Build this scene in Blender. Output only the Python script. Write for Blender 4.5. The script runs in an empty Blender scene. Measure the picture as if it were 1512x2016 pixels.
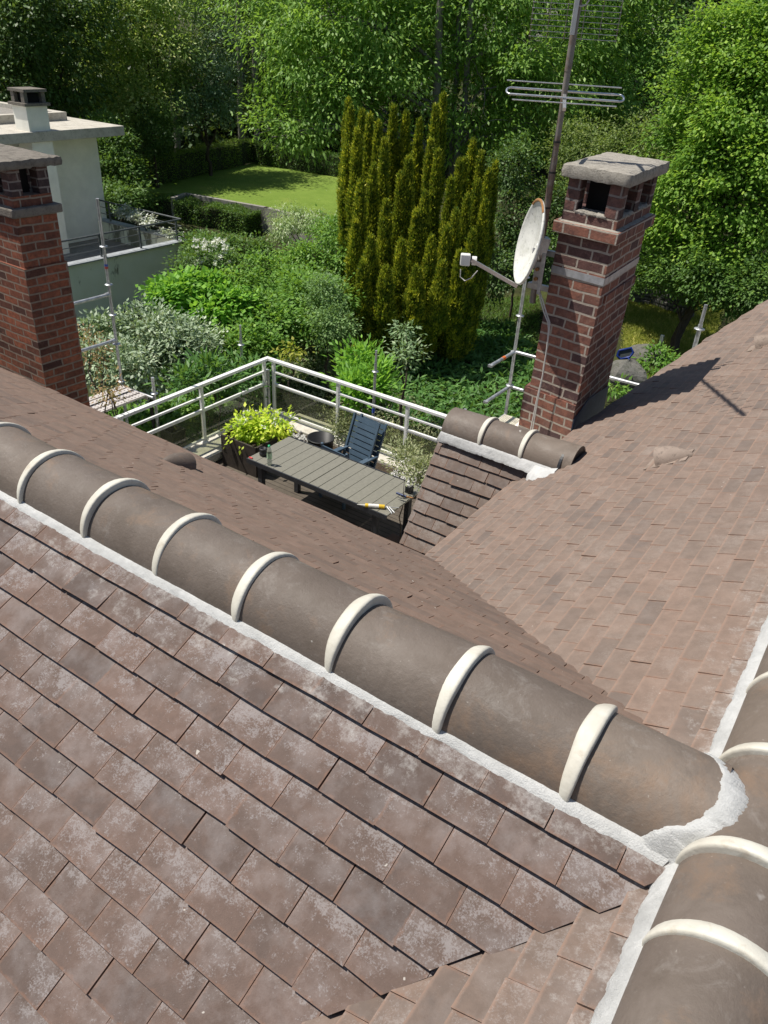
import bpy, math, random
import numpy as np
from mathutils import Matrix, Vector
rng = np.random.default_rng(7); random.seed(7)
V3 = lambda *a: np.array(a, float)
sc = bpy.context.scene

# ------------------------------------------------------------------ camera
CAM = V3(-.137, -1.352, 1.354)
FPX = 1540.0                                   # focal length in pixels of the 1512 x 2016 photograph
_th, _ro, _ya = math.radians(31.79315), math.radians(-3.525347), math.radians(32.809466)
CW = V3(-math.sin(_ya)*math.cos(_th), math.cos(_ya)*math.cos(_th), -math.sin(_th))
_r = V3(math.cos(_ya), math.sin(_ya), 0); _d = np.cross(CW, _r)
CR = math.cos(_ro)*_r + math.sin(_ro)*_d
CD = -math.sin(_ro)*_r + math.cos(_ro)*_d
cam = bpy.data.cameras.new('camera'); co = bpy.data.objects.new('camera', cam); sc.collection.objects.link(co)
cam.sensor_fit = 'VERTICAL'; cam.sensor_height = 24; cam.lens = 24*FPX/2016
cam.clip_start = .05; cam.clip_end = 1000
M = Matrix.Identity(4)
for i in range(3):
    M[i][0] = CR[i]; M[i][1] = -CD[i]; M[i][2] = -CW[i]; M[i][3] = CAM[i]
co.matrix_world = M
sc.camera = co

# ------------------------------------------------------------------ sky, sun, exposure
SUN_EL, SUN_AZ = math.radians(62.3), math.radians(-157.5)       # azimuth measured from +X towards +Y
SUN = V3(math.cos(SUN_AZ)*math.cos(SUN_EL), math.sin(SUN_AZ)*math.cos(SUN_EL), math.sin(SUN_EL))
w = bpy.data.worlds.new('World'); sc.world = w; w.use_nodes = True
nt = w.node_tree; nt.nodes.clear()
sky = nt.nodes.new('ShaderNodeTexSky'); sky.sky_type = 'NISHITA'; sky.sun_disc = False
sky.sun_elevation = SUN_EL; sky.sun_rotation = math.pi/2 - SUN_AZ
bg = nt.nodes.new('ShaderNodeBackground'); bg.inputs['Strength'].default_value = .075
ow = nt.nodes.new('ShaderNodeOutputWorld')
nt.links.new(sky.outputs[0], bg.inputs[0]); nt.links.new(bg.outputs[0], ow.inputs[0])
sl = bpy.data.lights.new('sun', 'SUN'); sl.energy = 4.9; sl.angle = math.radians(.53); sl.color = (1, .945, .85)
so = bpy.data.objects.new('sun', sl); sc.collection.objects.link(so)
so.rotation_euler = Vector(SUN).to_track_quat('Z', 'Y').to_euler()
sc.view_settings.view_transform = 'Standard'; sc.view_settings.look = 'None'
sc.view_settings.exposure = .2; sc.view_settings.gamma = 1

# ------------------------------------------------------------------ measuring: a pixel of the photo to a point in the place
def ray(x, y): return CW + CR*(x-756)/FPX + CD*(y-1008)/FPX
def atz(x, y, z): v = ray(x, y); return CAM + v*(z-CAM[2])/v[2]
def atx(x, y, X): v = ray(x, y); return CAM + v*(X-CAM[0])/v[0]
def aty(x, y, Y): v = ray(x, y); return CAM + v*(Y-CAM[1])/v[1]
def atd(x, y, d): v = ray(x, y); return CAM + v*d/np.linalg.norm(v)

# ------------------------------------------------------------------ objects
def wloc(o):
    l = Vector((0, 0, 0))
    while o: l += o.location; o = o.parent
    return np.array(l)
def tag(o, label=None, cat=None, group=None, kind=None):
    if label: o['label'] = label
    if cat: o['category'] = cat
    if group: o['group'] = group
    if kind: o['kind'] = kind
    return o
def thing(name, loc, label, cat, group=None):
    o = bpy.data.objects.new(name, None); sc.collection.objects.link(o)
    o.empty_display_size = .2; o.location = [float(v) for v in loc]
    return tag(o, label, cat, group)
def copy_tree(o, loc, label=None):
    r = o.copy(); sc.collection.objects.link(r); r.location = [float(v) for v in loc]
    if label: r['label'] = label
    for ch in list(o.children):
        c = ch.copy(); sc.collection.objects.link(c); c.parent = r
        for g in ch.children:
            d = g.copy(); sc.collection.objects.link(d); d.parent = c
    return r
class MB:
    """collects polygons for one mesh"""
    def __init__(s): s.v = []; s.f = []; s.uv = []; s.a = []; s.sm = []
    def poly(s, pts, uv=None, a=0., smooth=False):
        i = len(s.v); s.v += [tuple(map(float, p)) for p in pts]
        s.f.append(tuple(range(i, i+len(pts)))); s.uv += list(uv) if uv is not None else [(0, 0)]*len(pts)
        s.a += [a]*len(pts); s.sm.append(smooth)
    def grid(s, P, smooth=True, wrap=False, a=0., uvs=None):
        P = np.asarray(P, float); n, m = P.shape[:2]; i0 = len(s.v)
        s.v += [tuple(p) for p in P.reshape(-1, 3)]
        s.uv += [(0, 0)]*(n*m) if uvs is None else [tuple(q) for q in np.asarray(uvs).reshape(-1, 2)]
        s.a += [a]*(n*m)
        s.vert_uv = True
        for i in range(n-1):
            for j in range(m if wrap else m-1):
                k = (j+1) % m
                s.f.append((i0+i*m+j, i0+i*m+k, i0+(i+1)*m+k, i0+(i+1)*m+j)); s.sm.append(smooth)
    def box(s, c, size, ax=None, a=0., uvm=True):
        c = np.array(c, float); h = np.array(size, float)/2
        A = np.eye(3) if ax is None else np.array(ax, float)
        P = lambda x, y, z: c + A[0]*h[0]*x + A[1]*h[1]*y + A[2]*h[2]*z
        for k in range(3):
            i, j = (k+1) % 3, (k+2) % 3
            for sg in (-1, 1):
                q = []; uv = []
                for (p, r) in ((-1, -1), (1, -1), (1, 1), (-1, 1)):
                    e = [0, 0, 0]; e[k] = sg; e[i] = p*sg; e[j] = r
                    q.append(P(*e))
                    x, y, z = [e[n]*h[n] for n in range(3)]
                    uv.append({0: (y, z), 1: (x, z), 2: (x, y)}[k])
                s.poly(q, uv, a)
        return s
    def tube(s, pts, r, n=10, caps=True, a=0.):
        pts = [np.array(p, float) for p in pts]; rr = r if hasattr(r, '__len__') else [r]*len(pts)
        prev = None; rings = []
        for i, p in enumerate(pts):
            t = pts[min(i+1, len(pts)-1)] - pts[max(i-1, 0)]; t = t/(np.linalg.norm(t)+1e-9)
            if prev is None:
                u = np.cross(t, (0, 0, 1) if abs(t[2]) < .9 else (1, 0, 0))
            else: u = prev - t*(prev@t)
            u = u/np.linalg.norm(u); prev = u; v = np.cross(t, u)
            rings.append([p + rr[i]*(math.cos(q)*u + math.sin(q)*v) for q in np.linspace(0, 2*math.pi, n, endpoint=False)])
        s.grid(rings, True, True, a)
        if caps: s.poly(rings[0][::-1], None, a); s.poly(rings[-1], None, a)
        return s
    def lathe(s, c, prof, n=24, a=0.):
        s.grid([[V3(c[0]+r*math.cos(q), c[1]+r*math.sin(q), c[2]+z) for q in np.linspace(0, 2*math.pi, n, endpoint=False)] for r, z in prof], True, True, a)
        return s
    def xform(s, f): s.v = [tuple(f(np.array(p))) for p in s.v]; return s
    def rotz(s, c, ang):
        c = np.array(c, float); ca, sa = math.cos(ang), math.sin(ang)
        def f(p):
            d = p-c; return c + V3(ca*d[0]-sa*d[1], sa*d[0]+ca*d[1], d[2])
        return s.xform(f)
    def build(s, name, mat, parent=None, bevel=0, **tg):
        me = bpy.data.meshes.new(name); L = wloc(parent) if parent else np.zeros(3)
        me.from_pydata([tuple(np.array(p)-L) for p in s.v], [], s.f)
        me.materials.append(mat)
        li = np.empty(len(me.loops), dtype=np.int32); me.loops.foreach_get('vertex_index', li)
        uvl = me.uv_layers.new(name='UVMap')
        uvl.data.foreach_set('uv', np.array(s.uv, dtype=np.float32)[li].ravel())
        at = me.attributes.new('rnd', 'FLOAT', 'POINT'); at.data.foreach_set('value', np.array(s.a, dtype=np.float32))
        me.polygons.foreach_set('use_smooth', s.sm)
        o = bpy.data.objects.new(name, me); sc.collection.objects.link(o)
        if parent: o.parent = parent
        if bevel:
            b = o.modifiers.new('bevel', 'BEVEL'); b.width = bevel; b.segments = 2; b.limit_method = 'ANGLE'
            w_ = o.modifiers.new('weld', 'WELD'); w_.merge_threshold = 1e-5
            o.modifiers.move(1, 0)
        return tag(o, **tg) if tg else o

# ------------------------------------------------------------------ materials
class NT:
    def __init__(s, name, rough=.7, spec=.4):
        s.m = bpy.data.materials.new(name); s.m.use_nodes = True; s.t = s.m.node_tree
        s.b = s.t.nodes['Principled BSDF']; s.b.inputs['Roughness'].default_value = rough
        s.b.inputs['Specular IOR Level'].default_value = spec
        s.out = s.t.nodes['Material Output']
    def n(s, k, **kw):
        x = s.t.nodes.new('ShaderNode'+k)
        for a, v in kw.items():
            if a.startswith('i_'): x.inputs[a[2:].replace('_', ' ')].default_value = v
            else: setattr(x, a, v)
        return x
    def l(s, a, b): s.t.links.new(a, b)
    def coord(s, which='Object'): return s.n('TexCoord').outputs[which]
    def noise(s, scale, detail=4, rough=.55, co=None, dist=0):
        x = s.n('TexNoise', i_Scale=scale, i_Detail=detail, i_Roughness=rough, i_Distortion=dist)
        s.l(co if co is not None else s.coord(), x.inputs['Vector']); return x.outputs['Fac']
    def ramp(s, fac, stops, interp='LINEAR'):
        r = s.n('ValToRGB'); r.color_ramp.interpolation = interp
        e = r.color_ramp.elements
        while len(e) < len(stops): e.new(.5)
        for k, (p, c) in enumerate(stops):
            e[k].position = p; e[k].color = (*c, 1) if hasattr(c, '__len__') else (c, c, c, 1)
        s.l(fac, r.inputs[0]); return r.outputs[0]
    def mix(s, fac, a, b, mode='MIX'):
        x = s.n('Mix', data_type='RGBA', blend_type=mode)
        for sock, v in ((x.inputs[0], fac), (x.inputs[6], a), (x.inputs[7], b)):
            if isinstance(v, (int, float)): sock.default_value = v
            elif isinstance(v, tuple): sock.default_value = (*v, 1)
            else: s.l(v, sock)
        return x.outputs[2]
    def math(s, op, a, b=None):
        x = s.n('Math', operation=op)
        for i, v in enumerate((a, b)):
            if v is None: continue
            if isinstance(v, (int, float)): x.inputs[i].default_value = v
            else: s.l(v, x.inputs[i])
        return x.outputs[0]
    def attr(s, nm='rnd', out='Fac'): return s.n('Attribute', attribute_name=nm).outputs[out]
    def bump(s, h, dist=.005, st=1.):
        b = s.n('Bump', i_Strength=st, i_Distance=dist); s.l(h, b.inputs['Height']); s.l(b.outputs[0], s.b.inputs['Normal'])
    def col(s, c):
        if isinstance(c, tuple): s.b.inputs['Base Color'].default_value = (*c, 1)
        else: s.l(c, s.b.inputs['Base Color'])
        return s

def simple(name, c, rough=.6, metal=0, nscale=8, var=.25, bump=0, bscale=60, spec=.4):
    t = NT(name, rough, spec)
    lo = tuple(v*(1-var) for v in c); hi = tuple(min(1, v*(1+var)) for v in c)
    t.col(t.ramp(t.noise(nscale, 5, .6), [(.3, lo), (.7, hi)])); t.b.inputs['Metallic'].default_value = metal
    if bump: t.bump(t.noise(bscale, 4), bump)
    return t.m

def tile_mat(name, base, dark, warm, lichen, lich_col, rough=.75, edge=.4, low=0., smear=None):
    t = NT(name, rough, .3); co0 = t.coord()
    r = t.attr('rnd')
    ofs = t.n('VectorMath', operation='MULTIPLY_ADD'); cb = t.n('CombineXYZ')
    for i_ in range(3): t.l(r, cb.inputs[i_])
    t.l(cb.outputs[0], ofs.inputs[0]); ofs.inputs[1].default_value = (7.3, 11.1, 5.7); t.l(co0, ofs.inputs[2]); co = ofs.outputs[0]
    c = t.ramp(r, [(0, dark), (.12, tuple(.5*(x+y) for x, y in zip(base, dark))), (.3, base), (.6, warm), (.85, base), (1, tuple(1.12*x for x in base))])
    big = t.noise(1.1, 3, .5, co0)
    c = t.mix(t.ramp(big, [(.35, 0.), (.7, .4)]), c, dark)
    n1 = t.noise(20, 7, .72, co)
    c = t.mix(t.ramp(n1, [(.33, .5), (.62, 0.)]), c, tuple(.66*x for x in base))
    uv = t.n('SeparateXYZ'); t.l(t.coord('UV'), uv.inputs[0]); U, W = uv.outputs[0], uv.outputs[1]
    # a bloom of paler, redder clay wanders over each tile
    c = t.mix(t.ramp(t.noise(6, 5, .65, co, .4), [(.48, 0.), (.72, .45)]), c, tuple(1.25*x for x in warm))
    # bare clay along the worn edges of each tile
    ed = t.math('MINIMUM', t.math('MINIMUM', U, t.math('SUBTRACT', 1., U)), t.math('MULTIPLY', W, .55))
    edn = t.math('ADD', ed, t.math('MULTIPLY', t.math('SUBTRACT', t.noise(45, 4, .7, co), .5), .16))
    c = t.mix(t.ramp(edn, [(0, edge), (.04, 0.)]), c, (.26, .135, .085))
    if low:  # paler lower edges: worn clay, with its lit line put into the colour
        lw_ = t.math('ADD', W, t.math('MULTIPLY', t.math('SUBTRACT', t.noise(25, 4, .7, co), .5), .12))
        c = t.mix(t.ramp(lw_, [(0, low), (.05, low*.7), (.11, 0.)]), c, tuple(min(1, 1.35*x) for x in warm))
    # lichen: a fine grained pale crust in loose patches, thickest towards the upper part of the face
    lf = t.noise(7, 4, .6, co, .4); lg = t.noise(230, 3, .75, co); lm = t.noise(48, 6, .78, co)
    lv = t.math('ADD', t.math('MULTIPLY', lf, .75), t.math('MULTIPLY', W, .13))
    lv = t.math('ADD', lv, t.math('MULTIPLY', t.math('SUBTRACT', lg, .5), .75))
    lv = t.math('ADD', lv, t.math('MULTIPLY', t.math('SUBTRACT', lm, .5), .85))
    lv = t.math('ADD', lv, t.math('MULTIPLY', t.math('SUBTRACT', r, .5), .14))
    c = t.mix(t.ramp(lv, [(.50, 0.), (.62, .62*lichen)]), c, lich_col)
    # thin grey bloom, soft
    c = t.mix(t.ramp(t.math('ADD', t.noise(10, 5, .65, co), t.math('MULTIPLY', W, .12)), [(.50, 0.), (.75, .34*lichen)]), c, lich_col)
    sp = t.noise(38, 2, .5, co)
    c = t.mix(t.ramp(sp, [(.765, 0.), (.79, .8)]), c, (.5, .47, .43))
    if smear:
        # mortar slurry rubbed over the tiles next to the fillets
        gp = t.n('NewGeometry'); sx = t.n('SeparateXYZ'); t.l(gp.outputs['Position'], sx.inputs[0])
        d = t.math('ABSOLUTE', sx.outputs[0 if smear == 'x' else 1])
        k = t.math('ADD', t.math('MULTIPLY', t.math('SUBTRACT', .30, d), 1.3), t.math('MULTIPLY', t.math('SUBTRACT', t.noise(16, 9, .8, co0, .1), .5), 1.5))
        c = t.mix(t.ramp(k, [(.13, 0.), (.46, .66)]), c, (.48, .47, .455))
    t.col(c)
    t.bump(t.math('ADD', t.math('MULTIPLY', n1, .6), t.math('MULTIPLY', lg, .5)), .0022)
    return t.m

def leaf_mat(name, c1, c2, c3=None, rough=.5, trans=.38, spec=.35, clump=1.2, gain=2.3):
    c1, c2, c3 = [tuple(min(.85, gain*v) for v in q) for q in (c1, c2, c3 or c2)]
    t = NT(name, max(rough, .5), spec*.7)
    r = t.attr('rnd')
    c = t.ramp(r, [(0, c1), (.6, c2), (1, c3 or c2)])
    nz = t.noise(clump, 2, .5)
    c = t.mix(t.ramp(nz, [(.35, 0.), (.65, .6)]), c, c1)
    t.col(c)
    tr = t.n('BsdfTranslucent'); mx = t.n('MixShader', i_Fac=trans)
    cc = t.mix(.45, t.mix(1., c, (1.7, 1.7, 1.2), 'MULTIPLY'), (.26, .36, .03)); t.l(cc, tr.inputs[0])
    t.l(t.b.outputs[0], mx.inputs[1]); t.l(tr.outputs[0], mx.inputs[2]); t.l(mx.outputs[0], t.out.inputs[0])
    return t.m

def brick_mat(name, c1, c2, mort, sooty=0.):
    t = NT(name, .85, .25); co = t.coord()
    b = t.n('TexBrick', offset=.5, i_Scale=1., i_Mortar_Size=.0085, i_Mortar_Smooth=.2, i_Bias=0., i_Brick_Width=.215, i_Row_Height=.0735)
    # the hand-laid courses wander a little
    wob = t.n('TexNoise', i_Scale=5., i_Detail=2.); t.l(t.coord('UV'), wob.inputs['Vector'])
    ma = t.n('VectorMath', operation='MULTIPLY_ADD'); t.l(wob.outputs['Color'], ma.inputs[0]); ma.inputs[1].default_value = (.034, .020, 0)
    t.l(t.coord('UV'), ma.inputs[2]); t.l(ma.outputs[0], b.inputs['Vector'])
    b.inputs['Color1'].default_value = (0, 0, 0, 1); b.inputs['Color2'].default_value = (1, 1, 1, 1); b.inputs['Mortar'].default_value = (.5, .5, .5, 1)
    c = t.ramp(b.outputs['Color'], [(0, c2), (.25, tuple(.55*x+.45*y for x, y in zip(c1, c2))), (.55, c1), (1, tuple(1.25*x for x in c1))])
    n = t.noise(24, 6, .7, co)
    c = t.mix(t.ramp(n, [(.3, .65), (.62, 0.)]), c, tuple(.5*x for x in c2))
    c = t.mix(t.ramp(t.noise(11, 6, .75, co, .4), [(.52, 0.), (.70, .5)]), c, tuple(.6*x+.4*y for x, y in zip(c1, mort)))
    # grey and sooty weathering that spreads over brick and joint alike
    wz = t.ramp(t.noise(2.6, 6, .72, co, .3), [(.46, 0.), (.70, .6)])
    c = t.mix(wz, c, tuple(.5*x+.02 for x in c2))
    mc = t.mix(t.noise(30, 4, .6, co), tuple(.6*x for x in mort), tuple(1.15*x for x in mort))
    fac = t.ramp(t.math('ADD', b.outputs['Fac'], t.math('MULTIPLY', t.math('SUBTRACT', n, .5), .5)), [(.28, 0.), (.66, 1.)])
    c = t.mix(fac, c, mc)
    t.col(c)
    h = t.math('SUBTRACT', t.math('MULTIPLY', t.noise(60, 5, .7, co), .5), t.math('MULTIPLY', b.outputs['Fac'], 1.))
    t.bump(h, .011)
    return t.m

def stone_mat(name, c, spot, nscale=14, bump=.004, rough=.9):
    t = NT(name, rough, .2); co = t.coord()
    n = t.noise(nscale, 8, .75, co)
    cc = t.ramp(n, [(.3, spot), (.5, c), (.75, tuple(1.2*x for x in c))])
    v = t.noise(nscale*5, 5, .7, co)
    cc = t.mix(t.ramp(v, [(.28, .8), (.45, 0.)]), cc, tuple(.35*x for x in c))
    t.col(cc); t.bump(t.math('ADD', v, n), bump)
    return t.m

def ridge_mat():
    t = NT('ridge_clay', .6, .32); co = t.coord()
    c = t.ramp(t.noise(2.4, 6, .65, co), [(.28, (.096, .075, .060)), (.5, (.143, .116, .098)), (.75, (.190, .160, .138))])
    c = t.mix(t.ramp(t.attr('rnd'), [(0, .45), (.5, 0.), (1, 0.)]), c, (.125, .100, .084)); c = t.mix(t.ramp(t.attr('rnd'), [(0, 0.), (.55, 0.), (1, .4)]), c, (.23, .185, .148))
    c = t.mix(t.ramp(t.noise(5, 7, .72, co, .8), [(.50, 0.), (.70, .75)]), c, (.108, .086, .070))
    c = t.mix(t.ramp(t.noise(11, 8, .78, co, .5), [(.55, 0.), (.72, .55)]), c, (.26, .235, .215))
    c = t.mix(t.ramp(t.noise(4.3, 7, .75, co, .5), [(.54, 0.), (.72, .65)]), c, (.225, .148, .098))
    sp = t.noise(17, 3, .55, co)
    c = t.mix(t.ramp(sp, [(.75, 0.), (.775, .75)]), c, (.50, .48, .45))
    c = t.mix(t.ramp(t.noise(6.5, 4, .6, co), [(.70, 0.), (.74, .5)]), c, (.42, .40, .38))
    c = t.mix(t.ramp(t.noise(120, 2, .5, co), [(.72, 0.), (.78, .35)]), c, (.40, .37, .34))
    t.col(c); t.bump(t.noise(70, 6, .7, co), .0022)
    t.l(t.ramp(t.noise(9, 5, .7, co), [(.3, .48), (.7, .75)]), t.b.inputs['Roughness'])
    return t.m

def mortar_mat():
    t = NT('fresh_mortar', .95, .1); co = t.coord()
    c = t.ramp(t.noise(12, 6, .7, co), [(.3, (.46, .465, .46)), (.6, (.63, .635, .63))])
    t.col(c); t.bump(t.math('ADD', t.noise(260, 5, .75, co), t.math('MULTIPLY', t.noise(60, 4, .6, co), .6)), .005)
    return t.m

m_tileA = tile_mat('lichened_tile', (.128, .090, .075), (.086, .065, .058), (.158, .105, .085), .78, (.325, .308, .312), edge=.32, smear='y')
m_tileV = tile_mat('smeared_tile', (.170, .128, .106), (.125, .098, .085), (.215, .152, .120), .55, (.33, .305, .295), edge=.35, low=.45, smear='x')
m_tileB = tile_mat('pinkish_tile', (.203, .154, .126), (.150, .120, .105), (.230, .163, .129), .28, (.36, .32, .29), edge=.4, low=.42, smear='x')
m_tileF = tile_mat('brown_tile', (.182, .131, .104), (.140, .105, .088), (.210, .143, .111), .18, (.32, .28, .25), edge=.22)
m_tileC = tile_mat('grey_brown_tile', (.155, .115, .095), (.120, .092, .080), (.175, .125, .100), .62, (.31, .29, .275), edge=.4)
m_ridge = ridge_mat()
m_mortar = mortar_mat()
def collar_mat():
    t = NT('cream_collar', .55, .35); co = t.coord()
    c = t.ramp(t.noise(9, 5, .6, co), [(.35, (.50, .47, .405)), (.6, (.62, .60, .53))])
    c = t.mix(t.ramp(t.noise(16, 6, .7, co, .6), [(.57, 0.), (.74, .6)]), c, (.38, .29, .19))
    t.col(c); t.bump(t.noise(60, 4), .0012); return t.m
m_collar = collar_mat()
m_brick = brick_mat('orange_red_brick', (.285, .122, .083), (.095, .055, .056), (.44, .38, .32))
m_brick2 = brick_mat('dark_red_brick', (.31, .105, .058), (.080, .040, .034), (.30, .24, .19))
m_brickS = brick_mat('sooty_brick', (.17, .085, .07), (.05, .038, .042), (.26, .225, .21))
m_cap = stone_mat('weathered_concrete', (.34, .315, .275), (.17, .155, .13), 16, .006)
m_cap2 = stone_mat('mossy_concrete', (.20, .18, .155), (.085, .078, .066), 12, .008)
m_lead = simple('zinc_flashing', (.040, .055, .088), .75, 0, 10, .3)
m_strap = simple('galvanised_strap', (.42, .43, .45), .45, .5, 18, .25)
m_galv = simple('galvanised_tube', (.48, .49, .50), .42, .65, 14, .3)
m_alu = simple('white_aluminium', (.80, .80, .78), .35, 0, 5, .06)
m_alu2 = simple('bare_aluminium', (.66, .67, .68), .3, .8, 20, .15)
def rust_mat():
    t = NT('rusty_galvanised', .5, .4); co = t.coord()
    f = t.ramp(t.noise(4, 6, .7, co), [(.46, 0.), (.62, 1.)])
    t.col(t.mix(f, (.27, .24, .215), (.16, .085, .05))); t.b.inputs['Metallic'].default_value = .35; return t.m
m_mast = rust_mat()
m_dish = stone_mat('weathered_white_paint', (.64, .64, .60), (.48, .48, .42), 7, .0004, .5)
m_rust = simple('rust', (.32, .16, .06), .8, 0, 20, .4)
m_black = simple('black_plastic', (.022, .022, .024), .45, 0, 6, .3)
m_white = simple('white_plastic', (.72, .71, .68), .4, 0, 9, .08)
m_cable = simple('grey_cable', (.55, .53, .50), .5, 0, 9, .1)
m_render = simple('white_render', (.88, .865, .78), .9, 0, 2.5, .08, .002, 120)
def stained():
    t = NT('stained_render', .9, .2); co = t.coord()
    c = t.ramp(t.noise(1.2, 5, .6, co), [(.3, (.72, .75, .58)), (.7, (.82, .84, .70))])
    mp = t.n('Mapping'); mp.inputs['Scale'].default_value = (1.1, 1.1, .55); t.l(co, mp.inputs[0])
    c = t.mix(t.ramp(t.noise(.9, 6, .68, mp.outputs[0], .4), [(.545, 0.), (.60, .85)]), c, (.12, .115, .07))
    t.col(c); t.bump(t.noise(90, 4), .003); return t.m
m_stained = stained()
m_slab = stone_mat('roof_slab_concrete', (.50, .47, .41), (.34, .31, .26), 3, .004)
m_gravel = stone_mat('roof_gravel', (.33, .31, .28), (.16, .15, .14), 22, .02)
m_darkmetal = simple('dark_grey_metal', (.10, .11, .115), .45, .2, 8, .2)
m_table = simple('taupe_composite', (.195, .188, .155), .55, 0, 30, .10)
m_tframe = simple('anthracite_metal', (.028, .030, .036), .45, 0, 8, .2)
m_chair = simple('slate_blue_plastic', (.060, .095, .135), .42, 0, 8, .15)
def deckm():
    t = NT('deck_boards', .8, .2); co = t.coord()
    n = t.noise(5, 6, .7, co)
    wv = t.n('TexWave', wave_type='BANDS', bands_direction='Y', i_Scale=3.4, i_Distortion=0.); t.l(co, wv.inputs[0])
    c = t.ramp(n, [(.3, (.075, .062, .05)), (.7, (.13, .11, .088))])
    c = t.mix(t.ramp(wv.outputs['Fac'], [(.02, .9), (.06, 0.)]), c, (.03, .025, .02)); t.col(c); return t.m
m_deck = deckm()
m_curb = stone_mat('cream_coping', (.56, .53, .47), (.40, .37, .31), 5, .003)
m_pebble = stone_mat('white_pebbles', (.72, .71, .68), (.45, .44, .42), 40, .02)
m_soil = stone_mat('garden_soil', (.075, .055, .038), (.035, .027, .02), 6, .03)
def glass_mat(name, tint, refl=.12, a=.25):
    t = NT(name, .05, .5)
    tr = t.n('BsdfTransparent'); tr.inputs[0].default_value = (*tint, 1)
    gl = t.n('BsdfGlossy'); gl.inputs['Roughness'].default_value = .04; gl.inputs['Color'].default_value = (.9, .9, .9, 1)
    df = t.n('BsdfDiffuse'); df.inputs[0].default_value = (.30, .31, .22, 1)
    fr = t.n('Fresnel', i_IOR=1.5)
    m1 = t.n('MixShader', i_Fac=a); t.l(tr.outputs[0], m1.inputs[1]); t.l(df.outputs[0], m1.inputs[2])
    gb = t.n('NewGeometry'); m2 = t.n('MixShader'); t.l(t.math('MULTIPLY', fr.outputs[0], t.math('SUBTRACT', 1., gb.outputs['Backfacing'])), m2.inputs[0]); t.l(m1.outputs[0], m2.inputs[1]); t.l(gl.outputs[0], m2.inputs[2])
    t.l(m2.outputs[0], t.out.inputs[0]); return t.m
m_glass = glass_mat('tinted_dusty_glass', (.78, .80, .68), a=.13)
m_bottle = glass_mat('clear_bottle', (.92, .96, .98), a=.34)

# ------------------------------------------------------------------ ground
def gz(x, y):
    x = np.asarray(x, float); y = np.asarray(y, float)
    d = np.hypot(x-CAM[0], y-CAM[1])
    s = np.clip((d-52)/50, 0, 1); s = s*s*(3-2*s)
    return -7.0 + 5.*s + .06*np.sin(x*.7)*np.cos(y*.6)
def ground():
    t = NT('garden_ground', .95, .1); co = t.coord()
    n = t.noise(.35, 6, .65, co); f = t.noise(9, 6, .75, co)
    c = t.ramp(n, [(.38, (.040, .036, .022)), (.5, (.050, .058, .022)), (.62, (.085, .098, .030))])
    c = t.mix(t.ramp(f, [(.35, .6), (.6, 0.)]), c, (.028, .026, .016)); t.col(c); t.bump(f, .05)
    xs = np.concatenate([np.linspace(-400, -90, 14), np.linspace(-80, 80, 81), np.linspace(90, 400, 14)])
    P = [[(x, y, float(gz(x, y))) for x in xs] for y in xs]
    b = MB(); b.grid(P)
    # face upward
    b.f = [f_[::1] for f_ in b.f]
    b.build('ground', t.m, kind='structure')
ground()

def lawn_mat():
    t = NT('mown_grass', .9, .15); co = t.coord()
    c = t.ramp(t.noise(1.1, 4, .6, co), [(.3, (.165, .260, .040)), (.7, (.225, .325, .058))])
    f = t.noise(16, 6, .8, co)
    c = t.mix(t.ramp(f, [(.3, .5), (.55, 0.)]), c, (.08, .115, .02))
    c = t.mix(t.ramp(t.noise(.55, 5, .7, co), [(.55, 0.), (.75, .4)]), c, (.27, .28, .075))
    c = t.mix(t.ramp(t.noise(7, 2, .5, co), [(.735, 0.), (.76, .8)]), c, (.5, .5, .42))
    t.col(c); t.bump(f, .06); return t.m
L0 = [atz(200, 372, -6), atz(330, 352, -6), atz(500, 322, -6), atz(560, 322, -6), atz(700, 352, -6), atz(830, 400, -6), atz(900, 460, -6), atz(690, 452, -6), atz(525, 411, -6), atz(366, 383, -6)]
b = MB(); b.poly(L0[::-1])
n = len(L0)
for i in range(n):
    p, q = L0[i], L0[(i+1) % n]; dn = V3(0, 0, -1.3)
    b.poly([p, q, q+dn, p+dn])
b.build('lawn', lawn_mat(), kind='structure')

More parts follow.
